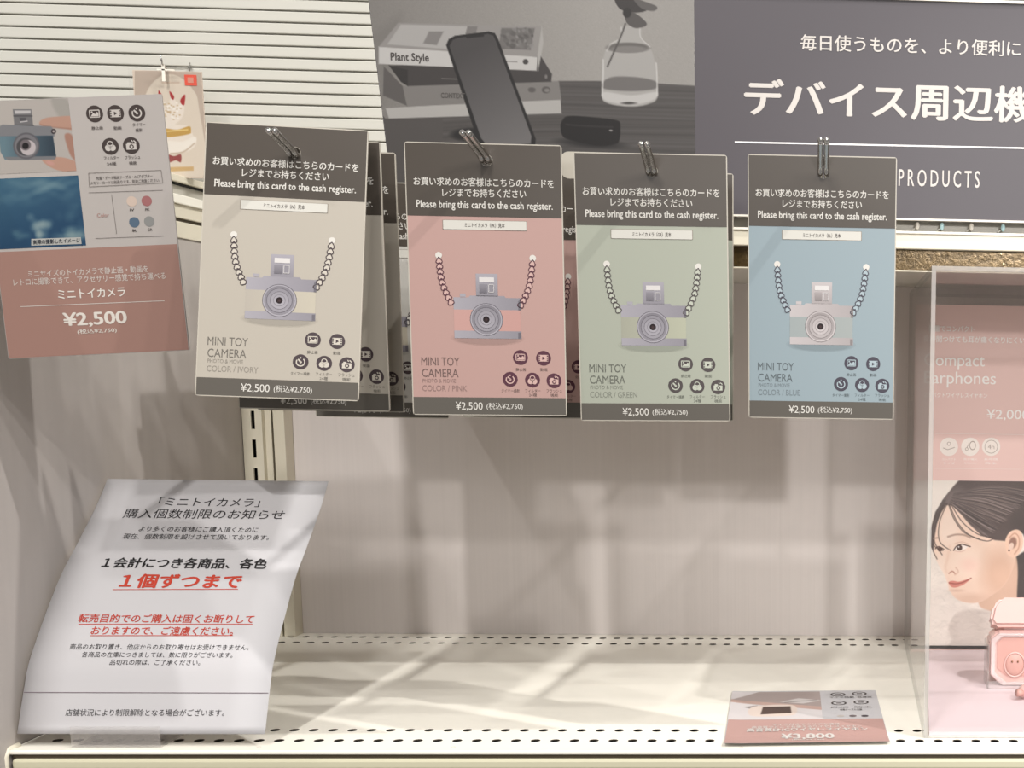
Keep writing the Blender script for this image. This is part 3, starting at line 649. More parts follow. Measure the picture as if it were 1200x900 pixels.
cv.build('held_camera_photo', clipmap(PL, -W2/2+.0004, xr, z_mid, z_top), pp)
cv = Canvas(-28, 200, 104, 296, 0.8, (44, 84, 112))
cv.grad(0, 205, (58, 98, 122), 30, 280, (28, 66, 98), 1.0)
rng = np.random.default_rng(8)
def puff(cx, cy, n, sx, sy, col, op):
    for i in range(n):
        x, y = cx+rng.normal()*sx, cy+rng.normal()*sy; cv.ell(x, y, rng.uniform(.25, .6)*sx+1.5, rng.uniform(.25, .6)*sy+1.2, col, 5, rng.uniform(-30, 30), op)
puff(50, 218, 26, 22, 5, (122, 150, 158), .18); puff(20, 232, 14, 14, 5, (96, 130, 144), .15); puff(48, 268, 26, 5, 5, (150, 168, 168), .28); puff(82, 274, 22, 8, 4, (140, 162, 162), .26); puff(20, 274, 10, 5, 3, (96, 130, 142), .2); puff(86, 245, 16, 6, 10, (84, 118, 134), .15)
cv.a *= .84
cv.build('sky_photo', clipmap(PL, -W2/2+.0004, PL.p(99, 270)[0], PL.p(60, 289.5)[1], z_mid-.0026), pp)
A = Art(); lz = (214, 207, 200)
A.poly([*PL.pts([(37, 280), (95, 278), (96, 286), (37, 288)])], (176, 176, 172), 2); A.build('caption_patch', pp); A = Art(); PL.text(A, '実際の撮影したイメージ', 39, 284, 94, 281.5, 5.5, (50, 56, 66), 3, .02)
PL.text(A, 'ミニサイズのトイカメラで静止画・動画を', 33, 321, 174, 315, 8, lz); PL.text(A, 'レトロに撮影できて、アクセサリー感覚で持ち運べる', 16, 331, 194, 323, 8.2, lz)
PL.text(A, 'ミニトイカメラ', 68, 345.5, 147, 341.5, 11, (230, 224, 216), bold=.02); 
PL.text(A, '¥2,500', 74, 376, 149, 372, 18, (226, 219, 210), bold=.03); PL.text(A, '(税込¥2,750)', 91, 389, 137, 387, 6.5, (226, 219, 210), bold=.012)
dk = (84, 76, 74)
for x, y, t, w_ in ((114, 150, '静止画', 13), (138, 150, '動画', 9), (163, 146, 'タイマー', 15), (163, 152.5, '撮影', 8), (131, 185, 'フィルター', 18), (131, 192, '24種', 11), (155.5, 184.5, 'フラッシュ', 18), (156, 191, '機能', 9)): PL.text(A, t, x-w_/2, y+.2, x+w_/2, y-.2, 4, dk, bold=.01)
for t, x, y in (('IV', 155, 246), ('PK', 173, 245.5), ('BL', 158, 270), ('GR', 176, 269)): PL.text(A, t, x-2.6, y, x+2.6, y, 3, dk, bold=.02)
PL.text(A, '充電・データ転送ケーブル・ACアダプター', 113, 208.7, 179, 206.5, 4, dk, bold=.008); PL.text(A, 'メモリーカードは別売りです。別途ご用意ください。', 106, 214.5, 188, 211.5, 4, dk, bold=.008)
PL.text(A, 'Color', 114, 252.5, 128, 252, 4.5, (176, 136, 128))
A.split('text_line', pp); A = Art(); PL.line(A, 24, 359.5, 193, 352.5, .00035, lz)
A.loop(PL.pts([(104, 203), (189, 199.5), (191, 214.5), (105, 219)]), .00025, (128, 120, 116), 2); PL.line(A, 104, 226, 191, 223, .0002, dk); PL.line(A, 112, 279.5, 192, 276.5, .0002, dk); PL.line(A, 131, 228, 137, 274, .00018, dk)
A.build('rule_lines', pp)
for kd, x, y in (('photo', 111, 133.5), ('movie', 135.5, 133), ('timer', 160.5, 132.5), ('filter', 129.5, 171.5), ('flash', 154, 170.5)):
    A = Art(); u_, v_ = PL.p(x, y); icon(A, kd, u_, v_, .0048, (66, 56, 54), (200, 193, 187)); A.build('function_icon', pp)
for x, y, c in ((154.5, 236, (206, 186, 172)), (172, 235.5, (160, 104, 104)), (157.5, 260.5, (84, 104, 124)), (175, 259.5, (138, 138, 136))):
    A = Art(); u_, v_ = PL.p(x, y); A.disc(u_, v_, .0030, c, 1); A.build('colour_dot', pp)
# its clear holder, gripping the sheet from behind and standing on the side rail end
# ------------------------------------------------------------------ curved notice sheet in a clear clip
PROF = [(0.8224, 0.0030), (0.8328, 0.0300), (0.8428, 0.0500), (0.8764, 0.0920), (0.9004, 0.1140), (0.9271, 0.1385), (0.9430, 0.1560)]
KS = 0.977; PROF = [(a*KS, CAM_C[2]+(b-CAM_C[2])*KS) for a, b in PROF]
pr = spline([(a, b) for a, b in PROF], False, 10); sl_ = np.r_[0, np.cumsum(np.hypot(*np.diff(pr, axis=0).T))]
NX0, NX1 = -0.5180, -0.3665
NX0 = -0.5284*KS; NX1 = -0.3740*KS
# sheet stays just inside the side wall
SHIFT = 0.0
def nsurf(u_, s_, off):
    y = np.interp(s_, sl_, pr[:, 0]); zz = np.interp(s_, sl_, pr[:, 1]); e = 1e-3
    ty = np.interp(s_+e, sl_, pr[:, 0])-np.interp(s_-e, sl_, pr[:, 0]); tz = np.interp(s_+e, sl_, pr[:, 1])-np.interp(s_-e, sl_, pr[:, 1]); L = math.hypot(ty, tz)
    return (u_, y-off*tz/L-NO[1], zz+off*ty/L-NO[2])
NO = (-0.45, 0.8224*KS, 0.0)
def npx(x, y):
    d = np.array([(x-PPX)/FPX, (y-PPY)/FPX, 1.0])@CAM_R
    cr = d[1]*(pr[:, 1]-CAM_C[2])-d[2]*(pr[:, 0]-CAM_C[1]); i = np.argsort(-sl_) 
    s_ = np.interp(0.0, cr[np.argsort(cr)], sl_[np.argsort(cr)]); t = (np.interp(s_, sl_, pr[:, 0])-CAM_C[1])/d[1]
    return (CAM_C[0]+d[0]*t-NO[0], s_)
nt_ = empty('notice_sheet', NO); tag(nt_, 'white curved paper notice with black and red Japanese text on the shelf', 'notice')
bm = bmesh.new(); g = []
for j, s_ in enumerate(np.linspace(0, sl_[-1], 41)): g.append([bm.verts.new(nsurf(x, s_, -0.0001)) for x in np.linspace(NX0-NO[0], NX1-NO[0], 7)])
for j in range(40):
    for i in range(6): bm.faces.new((g[j][i], g[j][i+1], g[j+1][i+1], g[j+1][i]))
o = obj('paper', bm, M['paper'], nt_, True); sm = o.modifiers.new('thickness', 'SOLIDIFY'); sm.thickness = 0.0002
def ntext(A, body, x0, y0, x1, y1, h, col, bold=0.0, space=1.0):
    a, b = npx(x0, y0), npx(x1, y1); m_ = ((x0+x1)/2, (y0+y1)/2); k_ = npx(m_[0], m_[1]-h/2)[1]-npx(m_[0], m_[1]+h/2)[1]
    A.text(body, (a[0]+b[0])/2, (a[1]+b[1])/2, b[0]-a[0], k_, col, 1, bold, space)
A = Art(); bk = (44, 42, 44)
ntext(A, '「ミニトイカメラ」', 186, 589, 305, 588, 10.5, bk); ntext(A, '購入個数制限のお知らせ', 145, 603, 334, 602, 11, bk)
ntext(A, 'より多くのお客様にご購入頂くために', 163, 620.5, 303, 620, 6.5, bk); ntext(A, '現在、個数制限を設けさせて頂いております。', 144, 629.5, 316, 629, 6.5, bk)
ntext(A, '１会計につき各商品、各色', 120, 660.5, 314, 659.5, 12.5, bk, .03)
ntext(A, '商品のお取り置き、他店からのお取り寄せはお受けできません。', 82, 758.5, 292, 758, 6.6, bk); ntext(A, '各商品の在庫につきましては、数に限りがございます。', 96, 767.5, 273, 767, 6.6, bk); ntext(A, '品切れの際は、ご了承ください。', 129, 776.5, 235, 776, 6.6, bk)
ntext(A, '店舗状況により制限解除となる場合がございます。', 77, 835.5, 263, 834.5, 8.2, bk)
A.split('text_line', nt_, fn=nsurf)
A = Art(); rd = (214, 72, 52)
ntext(A, '１個ずつまで', 141, 681.5, 284, 680.5, 17, rd, .034); ntext(A, '転売目的でのご購入は固くお断りして', 92, 725.5, 298, 724.5, 10, rd, .016); ntext(A, 'おりますので、ご遠慮ください。', 107, 739.5, 274, 739, 10, rd, .016)
A.split('red_text_line', nt_, fn=nsurf); A = Art()
for x0, y0, x1, y1 in ((132, 691, 279, 690.5), (92, 731.5, 296, 731.5), (106, 745, 273, 744.8)):
    a, b = npx(x0, y0), npx(x1, y1); A.line([a, b], .0005, rd, 1)
A.build('red_underline', nt_, fn=nsurf)
A = Art(); a, b = npx(31, 811.5), npx(318, 811); A.line([(NX0-NO[0]+.0005, a[1]), (NX1-NO[0]-.0005, a[1])], .0005, (130, 116, 124), 1); A.build('dividing_line', nt_, fn=nsurf)
cl = empty('sign_clip', (-0.4555, 0.800, 0)); tag(cl, 'small clear acrylic clip holding the bottom edge of the white notice', 'sign holder')
bm = bmesh.new(); bx(bm, -0.027, 0.027, 0.0005, 0.0017, 0.0010, 0.0140, .0003); bx(bm, -0.027, 0.027, 0.0005, 0.030, 0.0002, 0.0012, .0003); obj('front_tongue', bm, M['veil'], cl)
bm = bmesh.new(); prism(bm, [(-0.027, 0.0), (0.027, 0.0), (0.027, 0.03), (-0.027, 0.03)], 0.0085, 0.010); 
for v in bm.verts: v.co.y += v.co.z*0.40
obj('back_plate', bm, M['clear'], cl)

# ------------------------------------------------------------------ flyer lying on the shelf
FLY = [(-0.0852, 0.9387), (0.0223, 0.9501), (0.0288, 0.8074), (-0.0771, 0.8053)]
ang = math.atan2(0.0021, 0.1059)*.5+math.atan2(0.0114, 0.1075)*.5
fl = empty('price_flyer', (-0.0276, 0.8755, 0.0006), (0, 0, 0.048)); tag(fl, 'small pink and white earphone price flyer lying flat on shelf', 'flyer')
FM = np.array(Matrix.Rotation(0.048, 3, 'Z'))
def fpx(x, y):
    d = np.array([(x-PPX)/FPX, (y-PPY)/FPX, 1.0])@CAM_R; t = (0.001-CAM_C[2])/d[2]; w_ = (CAM_C+d*t-np.array([-0.0276, 0.8755, 0.001]))@FM; return (w_[0], w_[1])
FW, FH = 0.1075, 0.140
def fcurl(a, b): return 0.0004+0.0022*max(0, (-b-0.045)/0.025)**2*max(0, .7+a/.05*.0)+0.003*max(0, (-a-.045)/.01)*0.15
def fsurf(u_, v_, off): return (u_, v_, fcurl(u_, v_)+off)
bm = bmesh.new(); g = [[bm.verts.new(fsurf(x, y, 0)) for x in np.linspace(-FW/2, FW/2, 13)] for y in np.linspace(-FH/2, FH/2, 15)]
for j in range(14):
    for i in range(12): bm.faces.new((g[j][i], g[j][i+1], g[j+1][i+1], g[j+1][i]))
obj('paper', bm, M['paper'], fl, True)
zs = fpx(950, 843)[1]
A = Art()
for j in range(6): A.rect(-FW/2+.0003, -FH/2+.0003+(zs+FH/2)*j/6, FW/2-.0003, -FH/2+.0003+(zs+FH/2)*(j+1)/6, (214, 172, 164), 1, n=10)
A.build('pink_panel', fl, fn=fsurf)
A = Art()
def ft(body, x0, y0, x1, y1, h, col, bold=.01, l=2):
    a, b = fpx(x0, y0), fpx(x1, y1); m_ = ((x0+x1)/2, (y0+y1)/2); k_ = fpx(m_[0], m_[1]-h/2)[1]-fpx(m_[0], m_[1]+h/2)[1]
    A.text(body, (a[0]+b[0])/2, (a[1]+b[1])/2, b[0]-a[0], k_, col, l, bold)
wt = (246, 240, 234)
ft('マイク付きでクリアな通話', 905, 849.3, 984, 849.6, 2.4, wt); ft('高音質でどこでも使えるワイヤレスイヤホン', 881, 851.8, 1010, 852.4, 2.6, wt); ft('高音質ENCワイヤレスイヤホン', 875, 855.3, 1017, 855.6, 4.2, wt, .03)
ft('¥3,800', 915, 864, 978, 864, 8, wt, .035); ft('(税込¥4,180)', 928, 868.6, 966, 868.6, 2.6, wt)
ft('マイク搭載  低遅延', 972, 817.3, 1022, 817.6, 1.6, dk); ft('ENC  防水', 974, 829, 1022, 829, 1.6, dk); ft('充電ケーブル付属', 984, 832, 1010, 832, 2, dk)
A.split('text_line', fl, fn=fsurf, step=.0002)
for x, y in ((982, 814), (1007, 813), (983, 824), (1009, 823)):
    A = Art(); a, b = fpx(x, y); A.ring(a, b, .0042, .0056, (70, 62, 60), 1); A.rect(a-.002, b-.0012, a+.002, b+.0012, (90, 80, 78), 1); A.build('function_icon', fl, fn=fsurf)
for x, c in ((985, (214, 206, 200)), (999.5, (120, 108, 110)), (1013.5, (84, 78, 84))):
    A = Art(); a, b = fpx(x, 839); A.disc(a, b, .0026, c, 1); A.build('colour_dot', fl, fn=fsurf)
cv = Canvas(-50, -6, 12, 66, .5, (214, 208, 208))   # millimetres on the flyer
ax_, ay_ = fpx(858, 812)[0]*1000, zs*1000; bx_, by_ = fpx(961, 812)[0]*1000, FH/2*1000-3
cv = Canvas(ax_, ay_+.5, bx_, by_, .55, (206, 200, 200)); Wd, Hd = bx_-ax_, by_-ay_
P_ = lambda a, b: (ax_+a*Wd, ay_+b*Hd)
cv.poly([P_(0, .7), P_(.35, 1.05), P_(1.05, 1.05), P_(1.05, .42), P_(.5, .55)], (160, 146, 142), 1.5); cv.poly([P_(0, .62), P_(1.05, .30), P_(1.05, .42), P_(0, .72)], (186, 156, 146), 1)
cv.poly([P_(.55, .62), P_(.75, .75), P_(1.0, .66), P_(.8, .55)], (200, 194, 192), 1.5); cv.stroke([P_(.6, .6), P_(.95, .68)], 1, (90, 78, 76), 1)
cv.poly([P_(.15, .45), P_(.3, .50), P_(.3, .30)], (140, 130, 128), 1); cv.poly([P_(.24, .14), P_(.26, .46), P_(.68, .50), P_(.72, .20), P_(.6, .12)], (212, 196, 186), 1, True); cv.poly([P_(.34, .18), P_(.36, .44), P_(.66, .46), P_(.67, .22)], (74, 56, 50), .8)
cv.build('earphone_case_photo', lambda X, Y: np.stack([X/1000, Y/1000, np.array([fcurl(a/1000, b/1000)+.00015 for a, b in zip(X, Y)])], -1), fl)

# ------------------------------------------------------------------ nail chip pack on the slatted wall
NP = Plane((0, 0, 0), (-0.5266, 1.06, 0.4615)); np_ = empty('nail_chip_pack', (-0.5266, 1.06, 0.4615)); tag(np_, 'beige carded pack picturing a hand with red nails, hung on slatted wall', 'packet')
box('backing_card', (-0.0265, 0.0, -0.080), (0.0255, 0.0008, 0.0), mat('beige_card_stock', (196, 180, 164), .5), np_)
cv = Canvas(158, 83, 242, 208, .8, (194, 176, 160))
cv.poly([(170, 208), (168, 130), (172, 108), (184, 92), (197, 87), (212, 91), (226, 105), (233, 125), (238, 208)], (226, 212, 194), 1.2, True)
cv.poly([(186, 112), (190, 122), (196, 124), (202, 113), (207, 120), (210, 122), (215, 118), (216, 130), (212, 140), (206, 146), (222, 148), (226, 158), (230, 168), (222, 176), (206, 180), (196, 178), (188, 150)], (240, 228, 214), 1.5, True)
for pts in ([(186, 106), (190, 112), (190, 116), (186, 114)], [(199, 107), (204, 113), (203, 117), (200, 114)], [(212, 116), (217, 111), (216, 123), (212, 121)]): cv.poly(pts, (170, 22, 28), .8, True)
for i in range(60):
    x, y = rng.uniform(188, 212), rng.uniform(120, 140); cv.ell(x, y, 1.3, .9, (198, 170, 130) if i % 2 else (250, 244, 236), .8, op=.8)
cv.poly([(193, 151), (208, 152), (222, 148), (224, 154), (222, 157), (206, 160), (194, 160)], (200, 158, 76), 1, True); cv.stroke([(196, 154), (220, 152)], 1.5, (240, 208, 130), 1)
cv.poly([(196, 166), (214, 166), (228, 160), (230, 166), (222, 176), (206, 180), (197, 179)], (246, 238, 226), 1.5, True); cv.stroke([(200, 180), (215, 178), (228, 168)], 1.6, (176, 150, 124), 1.5, .7)
cv.poly([(196, 181), (204, 183), (212, 181), (212, 190), (206, 188), (198, 190)], (150, 62, 60), 1, True)
cv.poly([(198, 196), (227, 195), (227, 200), (199, 201)], (206, 172, 118), .8); cv.stroke([(190, 97), (210, 97)], 1.6, (190, 160, 140), 1, .6)
cv.a *= .86
cv.build('nail_picture', clipmap(NP, -.0262, .0252, -.0797, -.0003), np_)
box('red_logo_patch', (0.0125, -.0005, -.0105), (0.0215, -.0002, -.0025), mat('red_label', (208, 70, 46), .5), np_)
A = Art(); A.rect(.0148, -.0085, .0192, -.0045, (226, 150, 130), 5); A.build('logo_mark', np_)
bm = bmesh.new(); bx(bm, -.0285, .0265, -.0025, -.0020, -.082, .001); obj('clear_sleeve', bm, M['clear'], np_)
nh = empty('small_hook', (-0.5275, 1.0995, 0.4690)); tag(nh, 'small thin wire hook on slatted wall above the nail pack', 'hook')
bm = bmesh.new(); tube(bm, [(0, 0, .004), (0, -.012, .0), (.001, -.042, -.006), (.001, -.047, -.004), (.001, -.049, .002)], .0007, 8); tube(bm, [(-.0007, -.001, .007), (0, -.003, 0)], .0006, 8)
obj('wire', bm, M['chrome'], nh, True)
bm = bmesh.new(); bx(bm, -.004, .009, -.046, -.0455, -.0085, -.0075); bx(bm, -.0004, .0018, -.0460, -.0452, -.0165, -.0040); obj('hang_tab', bm, M['edge'], nh)

# ------------------------------------------------------------------ acrylic display box with poster and earphone case
ab = empty('acrylic_display_box', (0.0522, 0.824, 0.0)); tag(ab, 'clear acrylic box over the pink earphone display at right', 'display box')
BW, BD, BH, TH = 0.26, 0.300, 0.3079, 0.0028
def pane(name, a, b, m):
    bm = bmesh.new(); fs = bx(bm, a[0], b[0], a[1], b[1], a[2], b[2]); d = [b[i]-a[i] for i in range(3)]; t = d.index(min(d))
    for f in bm.faces: f.material_index = 0 if abs(f.normal[t] if f.normal.length else 0) > .5 else 1
    bm.normal_update()
    for f in bm.faces: f.material_index = 0 if abs(f.normal[t]) > .5 else 1
    return obj(name, bm, [M[m], M['rim']], ab)
pane('side_panel', (0, 0, 0.0002), (TH, BD, BH), 'veil'); pane('side_panel', (BW-TH, 0, 0.0002), (BW, BD, BH), 'veil')
pane('front_panel', (TH, 0, 0.0002), (BW-TH, TH, BH-TH), 'clear'); pane('top_panel', (TH, 0, BH-TH), (BW-TH, BD, BH), 'haze')

bd = empty('display_mat', (0.0522, 0.824, 0)); tag(bd, 'lilac pink card base under the earphone case inside the acrylic box', 'mat')
bm = bmesh.new(); a = [(0.0040, 0.0045), (0.175, 0.0045), (0.19, 0.262), (0.0175, 0.2540)]
vb = [bm.verts.new((x, y, 0.0002)) for x, y in a]; vt = [bm.verts.new((x, y, 0.0032)) for x, y in a]
bm.faces.new(vt); bm.faces.new(vb[::-1])
for i in range(4): bm.faces.new((vb[i], vb[(i+1) % 4], vt[(i+1) % 4], vt[i]))
obj('base_card', bm, M['lilac'], bd); 

GAIN = 1.0
PT = Plane((0, 0, 0), (0.0700, 1.085, 0.0)); pt = empty('earphone_poster', (0.0700, 1.085, 0.0)); tag(pt, 'pink earphone poster with portrait of woman, standing inside acrylic box', 'poster')
bm = bmesh.new(); bx(bm, -0.0140, 0.135, 0.0, 0.003, 0.0002, 0.2965); obj('board', bm, mat('pink_poster_board', (234, 199, 191), .5, noise=.01), pt)
box('bottom_strip', (-0.0140, -.0012, 0.0035), (0.135, -.0001, 0.0058), M['blackboard'], pt)
cv = Canvas(1062, 563, 1216, 759, .55, (232, 222, 212))
# pillow, hair, face
cv.poly([(1055, 700), (1080, 690), (1110, 688), (1130, 700), (1160, 702), (1180, 712), (1220, 720), (1220, 765), (1055, 765)], (226, 215, 206), 5)
for i in range(420):
    x, y = rng.uniform(1062, 1170), rng.uniform(660, 757); L_ = rng.uniform(5, 12); a_ = rng.uniform(-.9, .2); c = rng.choice([186, 200, 210, 240, 248]); cv.stroke([(x, y), (x+L_*.5*math.cos(a_), y+L_*.5*math.sin(a_)), (x+L_*math.cos(a_+.4), y+L_*math.sin(a_+.4))], 1.2, (c, c-10, c-18), 1.6, .22)
HR = (78, 66, 63)
cv.poly([(1210, 640), (1186, 655), (1188, 690), (1184, 700), (1216, 712), (1216, 600)], (64, 56, 54), 2)
cv.poly([(1168, 640), (1190, 650), (1192, 690), (1186, 716), (1150, 712), (1150, 690)], (206, 170, 148), 2, True)     # neck
face = cv.poly([(1108, 590), (1101, 604), (1095, 622), (1093, 638), (1095, 650), (1100, 662), (1106, 672), (1110, 682), (1113, 692), (1120, 701), (1132, 706), (1146, 706), (1160, 699), (1176, 686), (1186, 668), (1190, 650), (1186, 620), (1160, 600), (1130, 588)], (234, 204, 184), 1.6, True)
cv.ell(1130, 660, 22, 18, (244, 220, 202), 16, op=.7, clip=face); cv.ell(1172, 672, 20, 30, (204, 164, 140), 20, op=.8, clip=face); cv.ell(1136, 662, 10, 8, (240, 200, 184), 9, op=.7, clip=face); cv.ell(1112, 620, 12, 22, (242, 220, 204), 10, op=.7, clip=face)
cv.ell(1140, 702, 22, 6, (206, 168, 146), 7, op=.6, clip=face); cv.ell(1100, 670, 8, 22, (242, 226, 212), 8, op=.5, clip=face)
hair = cv.poly([(1090, 640), (1090, 622), (1096, 600), (1106, 584), (1118, 569), (1130, 556), (1220, 556), (1220, 640), (1204, 640), (1199, 626), (1192, 621), (1184, 623), (1178, 634), (1166, 633), (1150, 627), (1136, 614), (1126, 602), (1116, 592), (1108, 592), (1103, 600), (1098, 614), (1095, 630), (1094, 645)], HR, 1.6)
cv.ell(1118, 585, 14, 11, (120, 106, 104), 10, -40, .7, hair); cv.ell(1170, 590, 34, 14, (92, 79, 75), 14, 10, .6, hair); cv.ell(1196, 600, 14, 26, (60, 52, 50), 12, op=.5, clip=hair)
for i in range(96):
    t = i/95; x0, y0 = 1112+6*t, 578+14*(1-t); c = (158, 142, 138) if i % 6 == 0 else (118, 102, 98) if i % 3 == 0 else (52, 44, 43) if i % 3 == 1 else (100, 86, 82)
    ex, ey = 1150+62*t, 634-58*t+rng.uniform(-4, 4)
    cv.stroke([(x0, y0), ((x0+ex)/2, (y0+ey)/2-8*(t)+4*(1-t)+rng.uniform(-2, 2)), (ex, ey)], rng.uniform(.5, 1.0), c, 0.8, .75, clip=hair)
for i in range(12): cv.stroke([(1108-i*.3, 586), (1099-i*.4, 604+i), (1092+i*.15, 636)], .9, (110, 96, 93) if i % 2 else (58, 50, 48), 1, .55)
for P3 in ([(1110, 590), (1101, 612), (1101, 634), (1114, 645)], [(1109, 590), (1097, 612), (1095, 634), (1104, 650)], [(1113, 592), (1122, 612), (1136, 627), (1156, 634), (1166, 630)], [(1112, 592), (1118, 608), (1130, 624), (1148, 632)], [(1107, 590), (1093, 615), (1092, 640), (1098, 655)], [(1115, 592), (1128, 612), (1146, 626), (1164, 630)], [(1093, 626), (1095, 640), (1105, 645)]): cv.stroke(P3, 1.2, (74, 60, 56), 1, .8)
# features
cv.stroke([(1111, 629), (1120, 626.5), (1130, 627), (1137, 630)], 2.2, (150, 122, 108), 1.5, .75); cv.stroke([(1094, 631), (1100, 630)], 1.8, (150, 122, 108), 1.5, .7)
cv.poly([(1118, 644), (1122, 639.5), (1128, 638.5), (1134, 640.5), (1130, 644), (1123, 645.5)], (240, 228, 220), .8, True); cv.ell(1124.5, 641.8, 3.2, 3.3, (72, 50, 44), .8); cv.ell(1123.5, 640.8, .8, .8, (236, 230, 226), .6)
cv.stroke([(1117.5, 645), (1121, 640), (1127, 637.8), (1132, 639), (1137, 640.5)], 1.3, (74, 52, 46), .8); cv.stroke([(1119, 637), (1127, 635), (1134, 637)], .8, (196, 154, 134), 1, .7); cv.stroke([(1119, 645.5), (1126, 646.5), (1131, 644.5)], .8, (190, 148, 130), 1, .6)
cv.ell(1101.5, 643.5, 3, 2.8, (84, 60, 54), .8); cv.stroke([(1096, 643), (1100, 640.5), (1106, 643.5)], 1.2, (78, 56, 50), .8)
cv.stroke([(1113, 640), (1111, 652), (1108, 664), (1109, 670)], 2.5, (222, 186, 164), 3, .5); cv.stroke([(1112, 672), (1116, 669.5), (1119, 672)], 1.5, (160, 104, 88), 1, .75); cv.stroke([(1120, 665), (1123, 670), (1119, 673.5)], 1.4, (204, 160, 138), 1.6, .7)
cv.poly([(1112, 682), (1117, 680.5), (1124, 681.5), (1137, 678), (1130, 684.5), (1120, 688.5), (1114, 687)], (206, 128, 114), .9, True); cv.stroke([(1112, 683), (1120, 684), (1128, 682.5), (1138, 677.5)], 1.2, (150, 76, 68), .8); cv.ell(1121, 692, 8, 1.6, (206, 168, 148), 2, op=.6)
ear = cv.poly([(1178, 634), (1183, 624), (1191, 620.5), (1197, 624), (1199, 634), (1197, 644), (1191, 652), (1185, 653), (1180, 648)], (232, 194, 170), 1.2, True)
cv.stroke([(1183, 630), (1189, 625), (1194, 630), (1194, 641), (1189, 649)], 1.5, (188, 138, 116), 1.4, .8); cv.ell(1187, 636, 4.4, 6.5, (120, 82, 70), 2, 10, .8); cv.ell(1185, 640, 2.8, 4.2, (226, 196, 180), .9, 20); cv.ell(1182.5, 645, 1.2, 1.2, (70, 52, 48), .7)
zt, zb = PT.p(1150, 563.5)[1], PT.p(1150, 759)[1]
cv.a += rng.normal(0, 1, cv.X.shape)[..., None]*1.5; cv.a = 255*(np.clip(cv.a, 0, 255)/255)**0.93
cv.build('portrait_photo', clipmap(PT, -0.0137, 0.1347, .0059, zt, 1), pt)
A = Art(); pw = (255, 250, 246)
PT.text(A, '軽量でコンパクト', 1088, 385, 1142, 385.5, 7.5, pw, bold=.02); PT.text(A, '長時間つけても耳が痛くなりにくい', 1082, 397.3, 1201, 398.6, 8, pw, bold=.02)
PT.text(A, 'Compact', 1083, 423.5, 1154, 424.5, 19, pw, bold=.006); PT.text(A, 'Earphones', 1083, 444.5, 1167, 445.5, 19, pw, bold=.006)
PT.text(A, 'コンパクトワイヤレスイヤホン', 1082, 462.6, 1157, 463.6, 5.5, pw, bold=.01); PT.text(A, '¥2,000', 1156, 486, 1206, 486.6, 13, pw, bold=.008)
for x, t1, t2 in ((1112, 'コンパクト', 'サイズ'), (1137, '耳が痛く', 'なりにくい'), (1161, '長時間', '再生')): PT.text(A, t1, x-8, 538, x+8, 538.3, 2.6, pw); PT.text(A, t2, x-7, 542.6, x+7, 542.8, 2.6, pw)
A.split('text_line', pt); A = Art(); PT.line(A, 1096, 508, 1210, 509.5, .0004, (240, 224, 218)); PT.line(A, 1096, 549, 1196, 550, .0003, (240, 224, 218)); A.build('rule_lines', pt)
for i, x in enumerate((1112, 1137, 1161.5)):
    A = Art(); a, b = PT.p(x, 523.5); A.disc(a, b, .0078, (242, 232, 224), 1); g_ = (176, 160, 150)
    if i == 0: A.line([(a-.005, b-.001), (a-.001, b-.0025), (a+.005, b-.0005)], .0006, g_, 2); A.ring(a, b+.0025, .0012, .0017, g_, 2, n=12)
    elif i == 1: A.ring(a+.002, b+.001, .0022, .0028, g_, 2, n=16, k=1.4); A.ring(a-.003, b-.002, .0009, .0014, g_, 2, n=12); A.line([(a-.003, b-.001), (a-.001, b+.003)], .0005, g_, 2)
    else: A.ring(a, b, .0052, .0057, g_, 2, n=20); A.text('4h', a, b, .0055, .004, g_, 2)
    A.build('feature_icon', pt)

# open earphone case, partly out of frame
ec = empty('earphone_case', (0.1400, 0.955, 0.0034)); tag(ec, 'pale pink open wireless earphone case inside the acrylic box', 'earphone case')
bm = bmesh.new(); ch = [(-.0205, 0), (.0205, 0), (.030, .0085), (.030, .036), (.024, .0415), (-.024, .0415), (-.030, .036), (-.030, .0085)]
prism(bm, ch, 0.0, 0.022); bmesh.ops.bevel(bm, geom=list(bm.edges), offset=.0018, segments=2, affect='EDGES'); o = obj('body', bm, M['pink_plastic'], ec)
def ringp(s0, s1, y0, y1, name, m):
    bm = bmesh.new(); cx_, cy_ = 0, .0208; I = [(a*s0, (b-cy_)*s0+cy_) for a, b in ch]; O_ = [(a*s1, (b-cy_)*s1+cy_) for a, b in ch]; n = len(ch)
    R_ = [[bm.verts.new((a, y, b)) for a, b in L_] for L_, y in ((I, y1), (I, y0), (O_, y0), (O_, y1))]
    for q_ in range(3):
        for i in range(n): bm.faces.new((R_[q_][i], R_[q_][(i+1) % n], R_[q_+1][(i+1) % n], R_[q_+1][i]))
    bmesh.ops.bevel(bm, geom=[e for e in bm.edges if not e.is_boundary], offset=.0005, segments=2, affect='EDGES'); return obj(name, bm, M[m], ec)
ringp(.86, .97, -.0022, 0.0005, 'bezel_rim', 'pink_satin')
bm = bmesh.new(); prism(bm, [(a*.80, (b-.0208)*.72+.0225) for a, b in ch], -.0006, .0002); cv_ = obj('cavity_plate', bm, M['pinch'], ec)
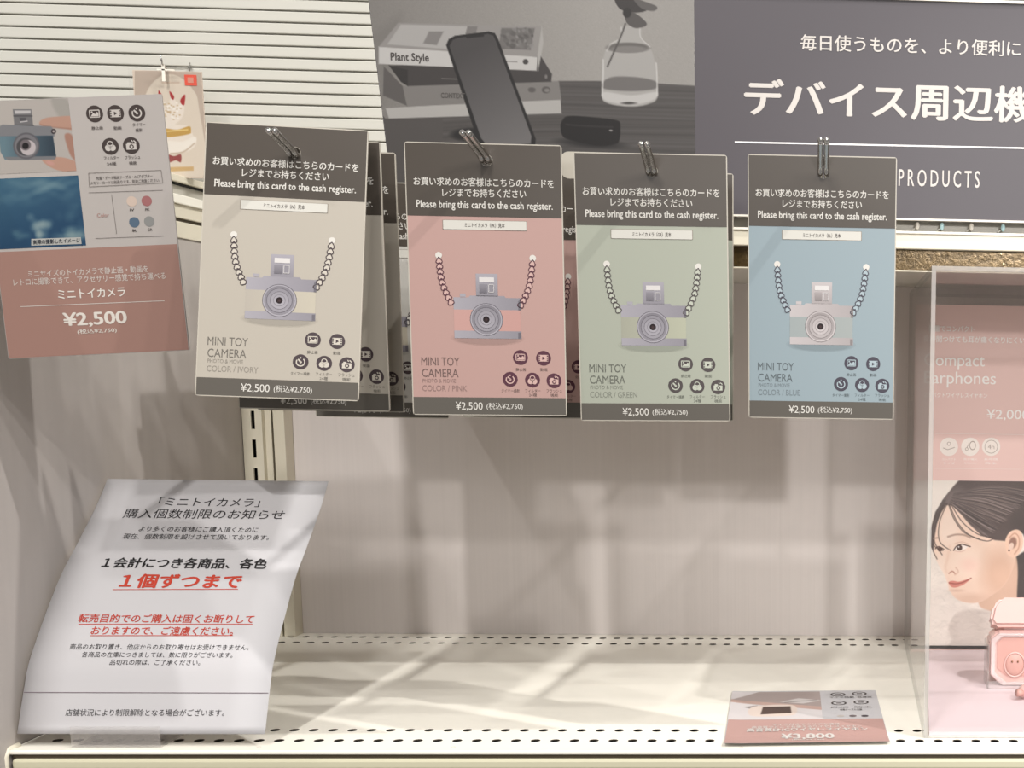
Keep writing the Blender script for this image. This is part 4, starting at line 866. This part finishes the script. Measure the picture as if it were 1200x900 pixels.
for s_ in (-1, 1):
    bm = bmesh.new(); bmesh.ops.create_uvsphere(bm, u_segments=20, v_segments=12, radius=1)
    for v in bm.verts: v.co = (v.co.x*.0072+s_*.0105, v.co.y*.0020-.0008, v.co.z*.0088+.0165)
    sk = obj('bud_socket', bm, M['pinch'], cv_, True)
    bm = bmesh.new(); tube(bm, [(s_*.0105+.0078*math.cos(2*PI*k/24), -.0012, .0165+.0094*math.sin(2*PI*k/24)) for k in range(25)], .0007, 6, False); obj('socket_rim', bm, M['pink_plastic'], cv_, True)
for s_ in (-1, 1):
    for d_ in (-.0022, .0022):
        bm = bmesh.new(); bmesh.ops.create_uvsphere(bm, u_segments=8, v_segments=6, radius=.0008)
        for v in bm.verts: v.co += Vector((s_*.0105+d_, -.0028, .0192))
        obj('charging_pin', bm, M['gold'], cv_, True)
bm = bmesh.new(); lid = [(-.0295, .0), (-.0265, .012), (-.020, .0185), (.020, .0185), (.0265, .012), (.0295, .0), (.026, -.005), (-.026, -.005)]
prism(bm, lid, 0, .016); bmesh.ops.bevel(bm, geom=list(bm.edges), offset=.0025, segments=3, affect='EDGES')
for v in bm.verts: v.co = Matrix.Rotation(-.45, 3, 'X') @ v.co + Vector((0, .006, .0500))
obj('lid', bm, M['pink_plastic'], ec)
bm = bmesh.new(); tube(bm, [(-.018, .012, .0425), (.018, .012, .0425)], .002, 10); obj('hinge', bm, M['pink_satin'], ec, True)
cs = empty('clear_cradle', (0.1400, 0.950, 0.0034)); tag(cs, 'small clear plastic cradle around the pink earphone case', 'cradle')
bm = bmesh.new(); bx(bm, -.0325, -.0312, -.006, .020, 0, .034, .0003); bx(bm, .0312, .0325, -.006, .020, 0, .034, .0003); obj('side_wing', bm, M['veil'], cs)
bm = bmesh.new(); bx(bm, -.0325, .0325, -.006, -.0045, 0, .0055, .0003); obj('front_stop', bm, M['veil'], cs)
eb = empty('earbud', (0.1345, 0.915, 0.0034)); tag(eb, 'small pink earbud lying in front of the open case', 'earbud')
bm = bmesh.new(); bmesh.ops.create_uvsphere(bm, u_segments=18, v_segments=12, radius=1)
for v in bm.verts: v.co = (v.co.x*.0075, v.co.y*.006, v.co.z*.0055+.0055)
obj('shell', bm, M['pink_plastic'], eb, True)
bm = bmesh.new(); tube(bm, [(-.003, -.002, .005), (-.0065, -.005, .0055), (-.0085, -.0065, .006)], [.0026, .0024, .003], 12); obj('ear_tip', bm, M['pinch'], eb, True)
